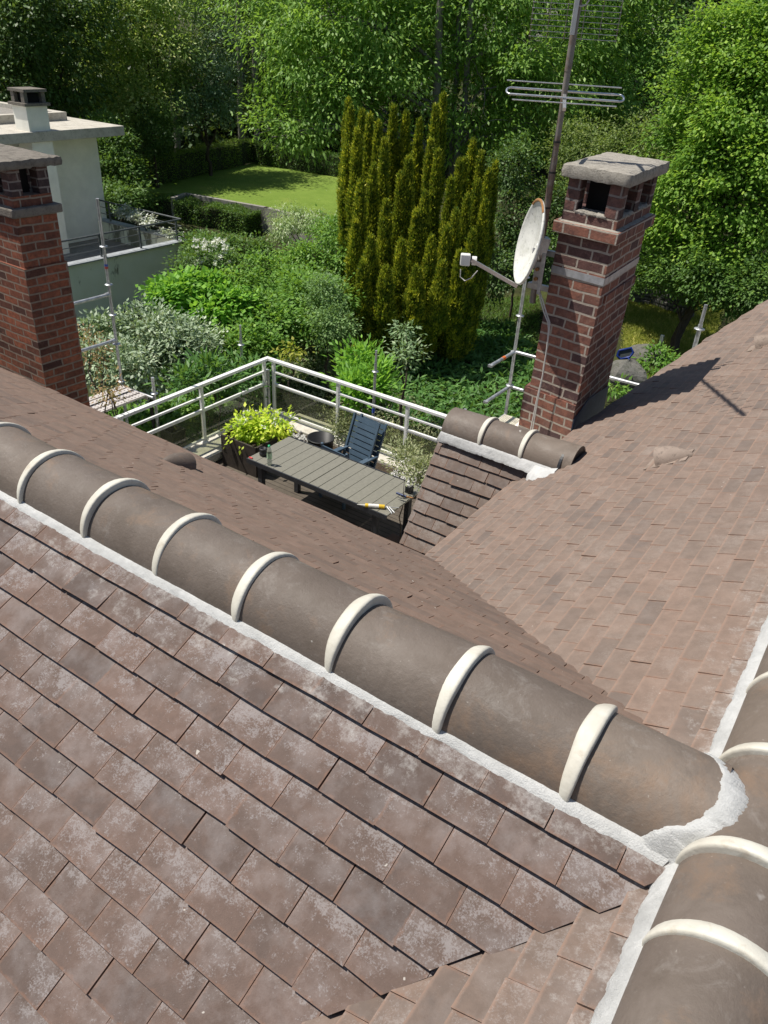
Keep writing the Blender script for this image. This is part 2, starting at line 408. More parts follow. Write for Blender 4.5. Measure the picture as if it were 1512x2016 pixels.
# ------------------------------------------------------------------ the house: tiled slopes
TAN = .64; SLP = math.atan(TAN); CS, SN = math.cos(SLP), math.sin(SLP)
Z0 = -.027
house = thing('house', (-3, 0, -7), 'large house with brown tiled roofs, cream collared ridges and two brick chimneys in the foreground', 'house')
EXP, TW = .1015, .165
def clip(poly, a, b_, c):
    """keep a*u + b*s + c >= 0"""
    out = []
    for i in range(len(poly)):
        p, q = poly[i], poly[(i+1) % len(poly)]
        fp = a*p[0]+b_*p[1]+c; fq = a*q[0]+b_*q[1]+c
        if fp >= 0: out.append(p)
        if (fp >= 0) != (fq >= 0):
            k = fp/(fp-fq); out.append((p[0]+k*(q[0]-p[0]), p[1]+k*(q[1]-p[1])))
    return out
def tiles(name, mat, O, U, D, N, u0, u1, s0, s1, clips=(), seed=1, parent=None, lift=0., exp=EXP, tw=TW, thick=.011, jit=1., sag=None, label=None, ph=0., zig=0.):
    """plain clay tiles laid in staggered courses; u runs along the course, s down the slope"""
    r = np.random.default_rng(seed); b = MB(); O, U, D, N = map(np.array, (O, U, D, N))
    k0, k1 = int(math.floor(s0/exp)), int(math.ceil(s1/exp))
    for k in range(k0, k1):
        zg = r.uniform(-zig, zig)
        off = (k % 2)*.5*tw + r.normal()*.006
        for j in range(int((u0-off)/tw)-1, int((u1-off)/tw)+2):
            g = .0011; ua = off+j*tw+g+r.normal()*.0012*jit; ub = off+(j+1)*tw-g+r.normal()*.0012*jit
            sb = (k+1)*exp + ph + r.normal()*.0016*jit; st = k*exp+ph-.012
            rot = r.normal()*.0016*jit; hl = .0225+abs(r.normal())*.0022*jit
            if r.random() < .035*jit: hl += .005; rot += r.normal()*.003
            rn = r.random()
            q = [(ua, sb+rot), (ub, sb-rot), (ub, st), (ua, st)]
            for c in ((1, 0, -u0), (-1, 0, u1), (0, 1, -s0), (0, -1, s1)) + tuple((c_[0], c_[1], c_[2]+zg) for c_ in clips):
                q = clip(q, *c)
                if len(q) < 3: break
            if len(q) < 3: continue
            def top(p):
                f = (p[1]-st)/(sb-st); h = .004 + (hl-.004)*f + lift
                if sag: h += sag(p[0], p[1])
                return O+U*p[0]+D*p[1]+N*h
            uv = [((p[0]-ua)/(ub-ua), (sb-p[1])/exp) for p in q]
            T = [top(p) for p in q]
            b.poly(T if np.dot(np.cross(T[1]-T[0], T[2]-T[0]), N) > 0 else T[::-1], uv if np.dot(np.cross(T[1]-T[0], T[2]-T[0]), N) > 0 else uv[::-1], rn)
            for i in range(len(q)):
                p, w_ = T[i], T[(i+1) % len(q)]
                b.poly([p, p-N*thick, w_-N*thick, w_], [uv[i], (uv[i][0], 0), (uv[(i+1) % len(q)][0], 0), uv[(i+1) % len(q)]], rn)
    o = b.build(name, mat, parent)
    if label: o['label'] = label
    return o
def board(poly, N, mat, name, parent, th=.02):
    """dark roof boarding just under the tiles"""
    b = MB(); N = np.array(N); P = [np.array(p)-N*.010 for p in poly]
    b.poly(P); b.poly([p-N*th for p in P][::-1])
    for i in range(len(P)):
        p, q = P[i], P[(i+1) % len(P)]; b.poly([p, p-N*th, q-N*th, q])
    return b.build(name, mat, parent)
m_felt = simple('roof_underlay', (.03, .024, .02), .95)
X, Y, Zv = V3(1, 0, 0), V3(0, 1, 0), V3(0, 0, 1)
def pl(x, y, which):       # height of a slope at x, y
    return Z0 - TAN*(abs(y) if which == 'A' else abs(x))
# near slope of ridge A (falls towards -y): u = x, s down
kC = 1/CS
tiles('roof_slope', m_tileA, (0, 0, Z0), X, V3(0, -CS, -SN), V3(0, -SN, CS), -6.2, .02, .12, 2.6, [(-1, -CS, .022)], 11, house, .012, exp=.0922, ph=.0431, zig=.012, jit=.7, label='near tiled roof slope with pale lichen patches on every tile')
board([(0, 0, Z0), (-6.3, 0, Z0), (-6.3, -2.2, pl(0, 2.2, 'A')), (-2.2, -2.2, pl(0, 2.2, 'A'))], (0, -SN, CS), m_felt, 'roof_boarding', house)
# far slope of ridge A (falls towards +y); its eaves edge swings out a little at the far end
eA = [(-1.95, 1.99), (-2.5, 1.955), (-3.385, 1.945), (-4.2, 2.08), (-5.83, 2.47), (-9.5, 2.6)]
eclip = []
smax = 2.62/CS
def chain(c0, c1):  # keep below line through two plan points (u,y)->(u,s)
    (x0, y0), (x1, y1) = c0, c1; s0_, s1_ = y0/CS, y1/CS
    a = (s1_-s0_); b_ = -(x1-x0); c = -(a*x0+b_*s0_)
    if a*x0 + b_*0 + c < 0: a, b_, c = -a, -b_, -c
    return (a, b_, c)
tiles('roof_slope', m_tileF, (0, 0, Z0), X, V3(0, CS, -SN), V3(0, SN, CS), -9.5, -.05, .12, 2.62/CS, [(-1, -CS, .0), chain(eA[3], eA[5])], 12, house, exp=.0850, jit=.6, label='far tiled roof slope seen at a flat angle, with one hooded vent tile')
board([(0, 0, Z0), (-2.0, 2.0, pl(0, 2.0, 'A')), (-3.4, 1.99, pl(0, 1.99, 'A')), (-5.8, 2.47, pl(0, 2.47, 'A')), (-9.6, 2.6, pl(0, 2.6, 'A')), (-9.6, 0, Z0)], (0, SN, CS), m_felt, 'roof_boarding', house)
# left slope of ridge B, beyond the junction (falls towards -x): u = y
def sagB(u, s): return .0
eB = chain((1.9, 1.96), (4.17, 1.962)); eB2 = chain((4.17, 1.962), (6.6, 1.60)); eB3 = chain((6.58, 1.598), (9.6, 1.02))
tiles('roof_slope', m_tileB, (0, 0, Z0), Y, V3(-CS, 0, -SN), V3(-SN, 0, CS), .02, 9.5, .12, 1.97/CS, [(1, -CS, .015), eB2, eB3], 13, house, exp=.0800, jit=.7, ph=-.005, label='pinkish tiled roof slope crossed by the chimney shadow')
board([(0, 0, Z0), (0, 9.5, Z0), (-1.05, 9.5, pl(1.05, 0, 'B')), (-1.6, 6.6, pl(1.6, 0, 'B')), (-1.96, 4.17, pl(1.96, 0, 'B')), (-1.96, 1.96, pl(1.96, 0, 'B'))], (-SN, 0, CS), m_felt, 'roof_boarding', house)
# left slope of ridge B on the near side
tiles('roof_slope', m_tileV, (0, 0, Z0), Y, V3(-CS, 0, -SN), V3(-SN, 0, CS), -3.2, -.02, .12, 2.2/CS, [(-1, -CS, .0)], 14, house, -.012, exp=.0800, ph=-.005, label='tiled roof slope beside the near valley, with white mortar smears')
board([(0, 0, Z0), (-2.2, -2.2, pl(2.2, 0, 'B')), (-2.2, -3.2, pl(2.2, 0, 'B')), (0, -3.2, Z0)], (-SN, 0, CS), m_felt, 'roof_boarding', house, .02)
# right slope of ridge B
tiles('roof_slope', m_tileF, (0, 0, Z0), Y, V3(CS, 0, -SN), V3(SN, 0, CS), -3.2, 9.5, .12, 1.6, [], 15, house)
board([(0, -3.2, Z0), (1.4, -3.2, pl(1.4, 0, 'B')), (1.4, 9.5, pl(1.4, 0, 'B')), (0, 9.5, Z0)], (SN, 0, CS), m_felt, 'roof_boarding', house)
# walls under the roofs
b = MB()
b.box((-5.6, -.2, -4.3), (8.2, 3.6, 5.4)); b.box((-.15, 3.3, -4.3), (2.6, 12., 5.4))
b.build('wall', m_render, house)

# C: small gabled roof ending beside the right chimney; its front falls steeply towards -y
CR_Y, CR_Z = 3.27, -1.045
cD = V3(0, 2.62-3.05, -1.793+1.119); cD /= np.linalg.norm(cD); cN = np.cross(X, cD); cN = cN if cN[2] > 0 else -cN
cO = V3(0, CR_Y-.05, CR_Z-.02)
tiles('roof_slope', m_tileC, cO, X, cD, cN, -2.60, -1.86, .05, 2.6, [], 16, house, exp=.0888, ph=.045, label='small steep tiled slope between the terrace and the large roof')
bD = V3(0, .55, -.83)
tiles('roof_slope', m_tileC, V3(0, CR_Y+.05, CR_Z-.02), X, bD/np.linalg.norm(bD), V3(0, .83, .55), -2.60, -1.9, .05, .55, [], 17, house, exp=.092)
e = cO + cD*2.6
b = MB(); P1 = [V3(-2.57, cO[1], cO[2]-.03), V3(-2.57, e[1]+.02, e[2]), V3(-2.57, e[1]+.02, -4.5), V3(-2.57, 4.6, -4.5), V3(-2.57, 4.6, -1.5), V3(-2.57, CR_Y+.35, CR_Z-.5), V3(-2.57, CR_Y+.05, cO[2]-.03)]
P2 = [p+V3(.7, 0, 0) for p in P1]; b.poly(P1); b.poly(P2[::-1])
for i in range(len(P1)): b.poly([P1[i], P1[(i+1) % 7], P2[(i+1) % 7], P2[i]])
b.build('gable_wall', m_render, house)

# ------------------------------------------------------------------ ridges
def ridge_tile(fr, t0, t1, R=.136, zc=-.098, arc=1.62, collar_at=0, jig=0., parent=house, nm='ridge_tile', collar=True, seed=0):
    """half-round ridge tile from t0 to t1 along the ridge frame fr = (origin, along, across); the collar covers the t1 end"""
    O, A, B_ = map(np.array, fr); r = np.random.default_rng(seed)
    th = np.linspace(-arc, arc, 25)
    def ring(t, rad, dz=0.): return [O+A*t+B_*(rad*math.sin(q))+Zv*(zc+dz+rad*math.cos(q)) for q in th]
    ts = np.linspace(t0, t1, 7); b = MB(); tilt = r.normal()*.003; O = O + B_*r.normal()*.002 + Zv*r.normal()*.0012; av = float(r.random())
    outer = [ring(t, R*(1+.012*(t-t0)/(t1-t0))+.0012*math.sin(9*t+seed), tilt*(i-3)/3) for i, t in enumerate(ts)]
    inner = [ring(t, R-.014, 0) for t in ts]
    b.grid(outer, a=av); b.grid([x[::-1] for x in inner])
    for a_, c_ in ((outer[0], inner[0]), (outer[-1], inner[-1])): b.grid([a_, c_], False)
    o = b.build(nm, m_ridge, parent)
    if collar:
        b = MB(); s = np.linspace(0, 1, len(th))
        W, H = .0255, .016
        prof = []
        for k, q in enumerate(th):
            f = math.sin(math.pi*min(1, max(0, s[k])))**.6; wd = W*(.42+.62*f); hh = H*(.30+.75*f)
            wd *= 1+.05*math.sin(3.1*q+seed)+.03*math.sin(7.3*q+2*seed); hh *= 1+.07*math.sin(4.7*q+1.7*seed)
            row = []
            for (pt, ph) in ((-1.15, -.010), (-1.1, .12), (-.75, .52), (-.25, .84), (.2, 1.), (.42, .97), (.55, .80), (.58, .4), (.56, -.010)):
                rad = R + (hh*ph if ph > 0 else ph)
                row.append(O+A*(t1+wd*pt)+B_*(rad*math.sin(q))+Zv*(zc+rad*math.cos(q)))
            prof.append(row)
        b.grid(prof); b.poly(prof[0]); b.poly(prof[-1][::-1])
        c = b.build('collar', m_collar, o)
    return o
S = .333
fA = ((0, 0, 0), (1, 0, 0), (0, 1, 0)); xA = -.393
ridge_tile(fA, xA+.01, -.111, seed=1, collar=False)
for i in range(0, 24): ridge_tile(fA, xA-S*(i+1)+.003, xA-S*i, seed=i+2, R=.136+.001*((i*7) % 3))
fB = ((0, 0, 0), (0, -1, 0), (1, 0, 0))
yB = [-.352-.312*k for k in range(8, 0, -1)]+[-.352, -.142]+[.160+.312*k for k in range(29)]      # where the collars sit along ridge B
for i in range(len(yB)-1): ridge_tile(fB, -yB[i+1]+.003, -yB[i], seed=60+i, R=.139, arc=1.55)
fC = ((0, CR_Y, CR_Z+.045), (1, 0, 0), (0, 1, 0))
xc = (-2.60, -2.27, -1.955)
ridge_tile(fC, xc[0]+.02, xc[1], seed=80, R=.142); ridge_tile(fC, xc[1]+.003, xc[2], seed=81, R=.142); ridge_tile(fC, xc[2]+.01, -1.60, seed=82, R=.142, collar=False)
# curved closing piece where the small ridge meets the big slope
b = MB(); rows = []
for k, q in enumerate(np.linspace(-.25, 1.65, 14)):
    p = V3(-1.70, CR_Y, CR_Z-.055); rad = .150
    c_ = p + V3(0, -math.cos(q)*rad, math.sin(q)*rad*.85)
    rows.append([c_+V3(.012, 0, -.05), c_+V3(.02-.004, 0, .012), c_+V3(.034, 0, .012), c_+V3(.03, 0, -.05)])
b.grid(rows, False, True); b.poly([V3(-1.603, CR_Y+.140*math.sin(q), CR_Z-.053+.140*math.cos(q)) for q in np.linspace(-1.6, 1.6, 16)]); b.build('ridge_end', m_tframe, house)

def mortar(name, path_hi, path_lo, n, seed, jag=.0045, bulge=.005, parent=house):
    """fresh mortar fillet between a ridge tile and the slope, with a ragged lower edge"""
    r = np.random.default_rng(seed); rows = []; m = 9
    ph = 0; js = np.convolve(r.normal(size=n+8), np.ones(5)/5, 'same')[4:-4][:n]; j2 = r.normal(size=n)*.25
    jh = np.convolve(r.normal(size=n+8), np.ones(7)/7, 'same')[4:-4][:n]
    for i in range(n):
        t = i/(n-1); a, an = path_hi(t); c, cn = path_lo(t)
        c2 = c + (c-a)/np.linalg.norm(c-a)*(js[i]*1.5+j2[i])*jag; a2 = a + (a-c)/np.linalg.norm(c-a)*jh[i]*jag*.9
        row = []
        for j in range(m):
            k = j/(m-1); nn = an*(1-k)+cn*k
            h = bulge*math.sin(math.pi*(.08+.92*k)**.8) - (.004 if j in (0, m-1) else 0) + r.normal()*.0005
            row.append(a2*(1-k)+c2*k + nn*h)
        rows.append(row)
    b = MB(); b.grid(rows); return b.build(name, m_mortar, parent)
nA = V3(0, -SN, CS); nR = V3(0, -.95, .3)
hiA = lambda x0, x1: (lambda t: (V3(x0+(x1-x0)*t, -.132, -.082), nR))
loA = lambda x0, x1: (lambda t: (V3(x0+(x1-x0)*t, -.166, Z0-TAN*.166+.027), nA))
mortar('mortar_fillet', hiA(-6.5, -.150), loA(-6.5, -.165), 640, 1)
nB = V3(-SN, 0, CS); nRB = V3(-.95, 0, .3)
mortar('mortar_fillet', lambda t: (V3(-.134, -2.9+2.76*t, -.082), nRB), lambda t: (V3(-.172, -2.9+2.73*t, Z0-TAN*.172+.010), nB), 400, 2, jag=.0045)
mortar('mortar_fillet', lambda t: (V3(-.134, .135+6*t, -.082), nRB), lambda t: (V3(-.172, .165+5.97*t, Z0-TAN*.172+.022), nB), 700, 3, jag=.004)
mortar('mortar_fillet', lambda t: (V3(-6.5+6.3*t, .132, -.082), -nR*V3(1, 1, -1)), lambda t: (V3(-6.5+6.3*t, .172, Z0-TAN*.172+.022), V3(0, SN, CS)), 300, 4, jag=.006)
# mortar fillet laid round the end of ridge A where it runs into the flank of ridge B
def fillet_collar():
    out = [(-92, -.150), (-62, -.128), (-46, -.119), (-29, -.085), (-24, -.040), (-26, -.003), (-31, .030), (-43, .074), (-56, .107), (-80, .140)]
    op = np.array([(.139*math.radians(a), y) for a, y in out]); L = np.concatenate([[0], np.cumsum(np.linalg.norm(np.diff(op, axis=0), axis=1))]); L /= L[-1]
    b = MB(); r = np.random.default_rng(8); n = 160
    js = np.convolve(r.normal(size=n+10), np.ones(7)/7, 'same')[5:-5]
    rows = []
    for i in range(n):
        t = i/(n-1); q = -1.66+3.32*t; ya, za = .138*math.sin(q), -.098+.138*math.cos(q)
        cz = min(1, max(-1, (za+.098)/.139)); xb = -.139*math.sqrt(max(0, 1-cz*cz))
        xi_ = np.interp(math.degrees(q), [-95, -71, -61, -54, -46, -38, -31, -24, -18, -10, -5, 2, 10, 30, 60, 95], [-.225, -.199, -.176, -.154, -.136, -.122, -.114, -.109, -.108, -.110, -.113, -.118, -.124, -.145, -.18, -.22]); pin = V3(xi_-.008-.006*js[i], ya, za); nin = V3(0, math.sin(q), math.cos(q))
        yo = ya*1.09+(0 if abs(q) < 1.2 else math.copysign(.004, q)); ph = np.interp(yo, op[:, 1], op[:, 0])/.139+js[(i*3) % n]*.05
        po = V3(.139*math.sin(ph), yo, -.098+.139*math.cos(ph)); no = V3(math.sin(ph), 0, math.cos(ph))
        row = []
        for j in range(11):
            k = j/10; row.append(pin*(1-k)+po*k+(nin*(1-k)+no*k)*(.0085*math.sin(math.pi*k)**.6-(.003 if j in (0, 10) else 0)+r.normal()*.0004))
        rows.append(row)
    b.grid(rows); return b.build('mortar_collar', m_mortar, house)
fillet_collar()
# mortar blob at the corner where both fillets meet, and along ridge C
b = MB(); rows = []; r9 = np.random.default_rng(6)
for i in range(22):
    q = 2*math.pi*i/22
    rows.append([V3(-.150+.060*k*math.cos(q)*(1+.15*math.sin(3*q+1)), -.150+.050*k*math.sin(q)*(1+.15*math.sin(2*q)), -.094-.018*k-.030*k*k+r9.normal()*.0006) for k in np.linspace(0, 1, 7)])
rows.append(rows[0]); b.grid(rows); b.build('mortar_patch', m_mortar, house)
mortar('mortar_fillet', lambda t: (V3(-2.58+.86*t, CR_Y-.140, CR_Z-.040), nR), lambda t: (V3(-2.60+.80*t, CR_Y-.168-.03*t*t, CR_Z-.118+.01*t), cN), 140, 7, jag=.003, bulge=.004)
mortar('mortar_fillet', lambda t: (V3(-1.86+.19*t, CR_Y-.13-.04*math.sin(3*t), -1.10+.03*t), nB), lambda t: (V3(-1.86+.19*t, CR_Y-.22-.05*math.sin(3*t), Z0+TAN*(-1.86+.19*t)+.024), nB), 40, 8, jag=.004, bulge=.004)

m_vent = stone_mat('pale_clay', (.27, .215, .18), (.20, .155, .125), 9, .001, .7)
# ------------------------------------------------------------------ vent tiles
def vent(P, D, N, W=.078, L=.20, H=.092):
    """hooded clay vent tile: a half cone that opens down the slope"""
    P, D, N = map(np.array, (P, D, N)); A = np.cross(D, N); b = MB(); rows = []; rin = []
    for t in np.linspace(0, 1, 9):
        f = math.sin(t*math.pi/2)**.8
        rows.append([P+D*(L*(t-1))+A*(W*f*math.cos(q))+N*(.012+H*f*math.sin(q)) for q in np.linspace(0, math.pi, 13)])
        rin.append([P+D*(L*(t-1)-.0)+A*(max(W*f-.010, 0)*math.cos(q))+N*(.010+max(H*f-.010, 0)*math.sin(q)) for q in np.linspace(0, math.pi, 13)])
    b.grid(rows); b.grid([x[::-1] for x in rin]); b.grid([rows[-1], rin[-1]], False)
    b.box(P-D*.05+N*.014, (.17, .24, .012), (A, D, N))
    return b
cB = atx(1296, 918, -.98); vB = V3(-.97, 2.77, pl(.97, 0, 'B'))
vent(vB, (-CS, 0, -SN), (-SN, 0, CS)).build('vent_tile', m_vent, house)
vent(V3(-.99, 5.30, pl(.99, 0, 'B')), (-CS, 0, -SN), (-SN, 0, CS)).build('vent_tile', m_vent, house)
vent(V3(-3.22, 1.30, pl(0, 1.30, 'A')), (0, CS, -SN), (0, SN, CS), .08, .20, .085).build('vent_tile', m_ridge, house)

# ------------------------------------------------------------------ chimneys (parts of the house)
def brick_box(b, x0, x1, y0, y1, z0, z1, a=0.):
    """side faces with running UVs in metres so that courses carry round the corners"""
    c = [(x0, y0), (x1, y0), (x1, y1), (x0, y1)]; u = 0
    for i in range(4):
        p, q = c[i], c[(i+1) % 4]; L = math.hypot(q[0]-p[0], q[1]-p[1])
        b.poly([(p[0], p[1], z0), (q[0], q[1], z0), (q[0], q[1], z1), (p[0], p[1], z1)], [(u, z0), (u+L, z0), (u+L, z1), (u, z1)], a); u += L
    b.poly([(x0, y0, z1), (x1, y0, z1), (x1, y1, z1), (x0, y1, z1)], [(.03, z1-.03)]*4, a); b.poly([(x0, y0, z0), (x0, y1, z0), (x1, y1, z0), (x1, y0, z0)], [(0, 0)]*4, a)
def rough_slab(name, x0, x1, y0, y1, z0, z1, mat, parent, seed, rot=None, amp=.006):
    r = np.random.default_rng(seed); nx, ny = 14, 18; b = MB()
    def jit(p): return V3(*p)+r.normal(size=3)*amp*V3(.6, .6, .35)
    xs = np.linspace(x0, x1, nx); ys = np.linspace(y0, y1, ny)
    T = np.array([[jit((x, y, z1)) for x in xs] for y in ys]); Bm = T.copy(); Bm[..., 2] = z0+r.normal(size=Bm.shape[:2])*amp*.5
    ctr = V3((x0+x1)/2, (y0+y1)/2, 0)
    edge = [(j, 0) for j in range(ny)] + [(ny-1, i) for i in range(1, nx)] + [(j, nx-1) for j in range(ny-2, -1, -1)] + [(0, i) for i in range(nx-2, 0, -1)]
    for j, i in edge:
        T[j, i, 2] -= .010; 
    b.grid(T, True); b.grid(Bm[:, ::-1], True)
    et = [T[j, i] for j, i in edge]; eb = [Bm[j, i] for j, i in edge]
    out = []
    for p, q in zip(et, eb):
        m = (p+q)/2; d = m-ctr; d[2] = 0; m = m + d/np.linalg.norm(d)*(.010+r.normal()*amp*.4); out.append(m)
    b.grid([eb, out, et], True, True)
    if rot: b.rotz(*rot)
    return b.build(name, mat, parent)
def dark_box(b, x0, x1, y0, y1, z0, z1): b.box(((x0+x1)/2, (y0+y1)/2, (z0+z1)/2), (x1-x0, y1-y0, z1-z0))
m_shade = simple('soot', (.012, .011, .011), .95)  # black that paints the openings under the chimney caps as deep shade
# right chimney
cx1, cy0 = -1.985, 4.15; cw_, cd_ = .440, .84; rot = ((cx1, cy0, 0), math.radians(-5.0))
cx0, cy1 = cx1-cw_, cy0+cd_
E1, E2 = V3(-.984, .178, 0), V3(-.05, .999, 0)
_rz = MB.rotz
def _skew(s, *rot_):
    if rot_[0] is SKEW: return s.xform(lambda p: V3(cx1+.026*max(0, p[2]+1.25), cy0, p[2]+.020*max(0, p[2]+1.25))+E1*(cx1-p[0])+E2*(p[1]-cy0))
    return _rz(s, *rot_)
SKEW = ('skewed plan of the old stack',); MB.rotz = _skew; rot = (SKEW,)
b = MB(); brick_box(b, cx0, cx1, cy0, cy1, -1.06, .135); brick_box(b, cx0-.045, cx1+.0, cy0-.012, cy1+.01, -4.4, -1.06)
b.rotz(*rot); chim = b.build('brick_chimney', m_brick, house, label='brick chimney carrying the dish and mast, with a thick pale concrete cap')
b = MB(); brick_box(b, cx0-.045, cx1+.045, cy0-.045, cy1+.045, .135, .215); b.rotz(*rot); b.build('corbel', m_brick, chim, bevel=.006)
b = MB(); brick_box(b, cx0+.0, cx1-.0, cy0+.0, cy1-.0, .215, .285); b.rotz(*rot); b.build('corbel', m_brick, chim)
rough_slab('mortar_ledge', cx0-.03, cx1+.03, cy0-.03, cy1+.03, .205, .226, m_cap, chim, 21, rot, .004)
for px0, px1, py0, py1 in ((cx0+.0, cx0+.11, cy0, cy0+.11), (cx1-.11, cx1, cy0, cy0+.11), (cx0, cx0+.11, cy1-.11, cy1), (cx1-.11, cx1, cy1-.11, cy1),
                           (cx1-.11, cx1, cy0+.36, cy0+.47), (cx0, cx0+.11, cy0+.36, cy0+.47)):
    b = MB(); brick_box(b, px0, px1, py0, py1, .285, .52); b.rotz(*rot); b.build('pier', m_brickS, chim, bevel=.005)
b = MB(); dark_box(b, cx0+.118, cx1-.118, cy0+.16, cy1-.16, .287, .498); b.rotz(*rot); b.build('shade_fill', m_shade, chim)  # solid block added behind the piers, black to stand for shade inside
for (mx, my, sx, sy) in ((cx0+.22, cy0+.05, .24, .10), (cx1-.05, cy0+.23, .10, .26), (cx1-.05, cy0+.64, .10, .30)):
    rough_slab('mortar_ledge', mx-sx/2, mx+sx/2, my-sy/2, my+sy/2, .28, .305, m_cap, chim, int(mx*100) % 50+60, rot, .006)
rough_slab('cap', cx0-.04, cx1+.045, cy0-.045, cy1+.05, .503, .588, m_cap, chim, 22, rot, .005)
b = MB()
for (q0, q1) in (((cx0-.004, cy0-.004), (cx1+.004, cy0-.004)), ((cx1+.004, cy0-.004), (cx1+.004, cy1+.004)), ((cx0-.004, cy0-.004), (cx0-.004, cy1+.004))):
    d = V3(q1[0]-q0[0], q1[1]-q0[1], 0); L = np.linalg.norm(d); d /= L
    b.box((V3(*q0, -.125)+V3(*q1, -.125))/2, (L+.004, .004, .05), (d, np.cross(Zv, d), Zv))
b.rotz(*rot); b.build('strap', m_strap, chim)
b = MB(); brick_box(b, cx1-.06, cx1+.016, cy0+.10, cy1+.012, -.315, -.24); b.rotz(*rot); b.build('brick_band', m_brick, chim, bevel=.005)
P = [V3(cx1+.008, cy0-.012, -1.32), V3(cx1+.008, cy1+.02, -1.40), V3(cx1+.008, cy1+.02, -1.17), V3(cx1+.008, cy0+.30, -1.10), V3(cx1+.008, cy0-.012, -1.17)]
b = MB(); b.poly(P); b.poly([p+V3(.004, 0, 0) for p in P])
for i in range(5): b.poly([P[i], P[(i+1) % 5], P[(i+1) % 5]+V3(.004, 0, 0), P[i]+V3(.004, 0, 0)])
b.rotz(*rot); b.build('flashing', m_lead, chim)
# left chimney
x1, y0 = -6.727, 2.70; x0, y1 = x1-.95, y0+.44; rot2 = ((x1, y0, 0), math.radians(-1.5))
b = MB(); brick_box(b, x0+.02, x1-.02, y0+.02, y1-.015, -.66, -.20); brick_box(b, x0, x1, y0, y1, -6.9, -.66)
b.rotz(*rot2); ch2 = b.build('brick_chimney', m_brick2, house, label='dark red brick chimney cut by the left edge, with a mossy concrete cap')
b = MB(); brick_box(b, x0-.025, x1+.02, y0-.025, y1+.03, -.225, -.150); b.rotz(*rot2); b.build('corbel', m_cap2, ch2, bevel=.012)
b = MB(); brick_box(b, x0+.03, x1-.03, y0+.03, y1-.03, -.150, -.06); b.rotz(*rot2); b.build('corbel', m_brick2, ch2)
rough_slab('mortar_ledge', x0+.0, x1-.0, y0-.0, y1+.0, -.156, -.142, m_cap2, ch2, 31, rot2, .005)
for k in range(4):
    xa = x1-.03-.115-k*.262
    for ya in (y0+.03, y1-.14):
        b = MB(); brick_box(b, xa, xa+.115, ya, ya+.11, -.06, .172); b.rotz(*rot2); b.build('pier', m_brickS, ch2, bevel=.005)
b = MB(); dark_box(b, x0+.1, x1-.17, y0+.15, y1-.15, -.06, .17); b.rotz(*rot2); b.build('shade_fill', m_shade, ch2)  # same added block: shade of the openings put in as black
rough_slab('cap', x0-.06, x1+.035, y0-.08, y1+.07, .168, .245, m_cap2, ch2, 32, rot2, .007)

# ------------------------------------------------------------------ mast, antennas, dish
mx, my = -2.555, 4.35
mast = thing('antenna_mast', (mx, my, -.5), 'tall rusty antenna mast clamped beside the right brick chimney', 'antenna')
MB().tube([(mx, my, -.42), (mx, my, .62)], .0245, 14).tube([(mx, my, .60), (mx, my, 1.18)], .021, 14).tube([(mx, my, 1.16), (mx, my, 2.15)], .0235, 14).build('pole', m_mast, mast)
b = MB()
for z in (.28, .52, .72): b.tube([(mx, my, z), (mx, my, z+.012)], .027, 14)
b.build('cable_tie', m_black, mast)
# bracket: two arms from the chimney side, plate and bolts
for z in (-.02, -.28):
    MB().box((mx+.06, my-.035, z), (.20, .035, .04)).box((mx, my, z), (.075, .075, .035)).build('bracket_arm', m_galv, mast)
b = MB(); px = cx0-.002
b.box((px+.005, cy0-.028, -.13), (.03, .012, .30)).box((px-.03, cy0-.02, -.13), (.06, .012, .16))
b.build('bracket_plate', m_galv, mast, bevel=.004)
MB().tube([(px-.03, cy0-.02, -.10), (px-.03, cy0-.045, -.10)], .014, 8).tube([(px-.03, cy0-.02, -.17), (px-.03, cy0-.045, -.17)], .014, 8).build('bolt', m_rust, mast)
# band III antenna lying flat on the mast
az = 1.02; dv = ray(1010, 60); dv[2] = 0; dv /= np.linalg.norm(dv); ev = np.cross(dv, Zv); tl = V3(dv[0], dv[1], .32)/math.hypot(1, .32)
c0 = V3(mx, my, az)
MB().box(c0 - tl*.03, (.022, .42, .022), (ev, tl, np.cross(ev, tl))).build('boom', m_alu2, mast)
for t, L, r_ in ((.150, .40, .0045), (.015, .34, .0045), (-.17, .35, .0045)):
    MB().tube([c0+tl*t-ev*L+Zv*.012, c0+tl*t+ev*L*.98+Zv*.012], r_, 6).build('element', m_alu2, mast)
b = MB(); pts = []; Lh = .365
for q in np.linspace(0, math.pi, 9): pts.append(c0+ev*(Lh+.03*math.sin(q))+tl*(-.05+.055*math.cos(q))+Zv*.02)
for q in np.linspace(0, math.pi, 9): pts.append(c0-ev*(Lh+.03*math.sin(q))+tl*(-.05-.055*math.cos(q))+Zv*.02)
pts.append(pts[0]); b.tube(pts, .007, 7); b.build('folded_dipole', m_alu2, mast)
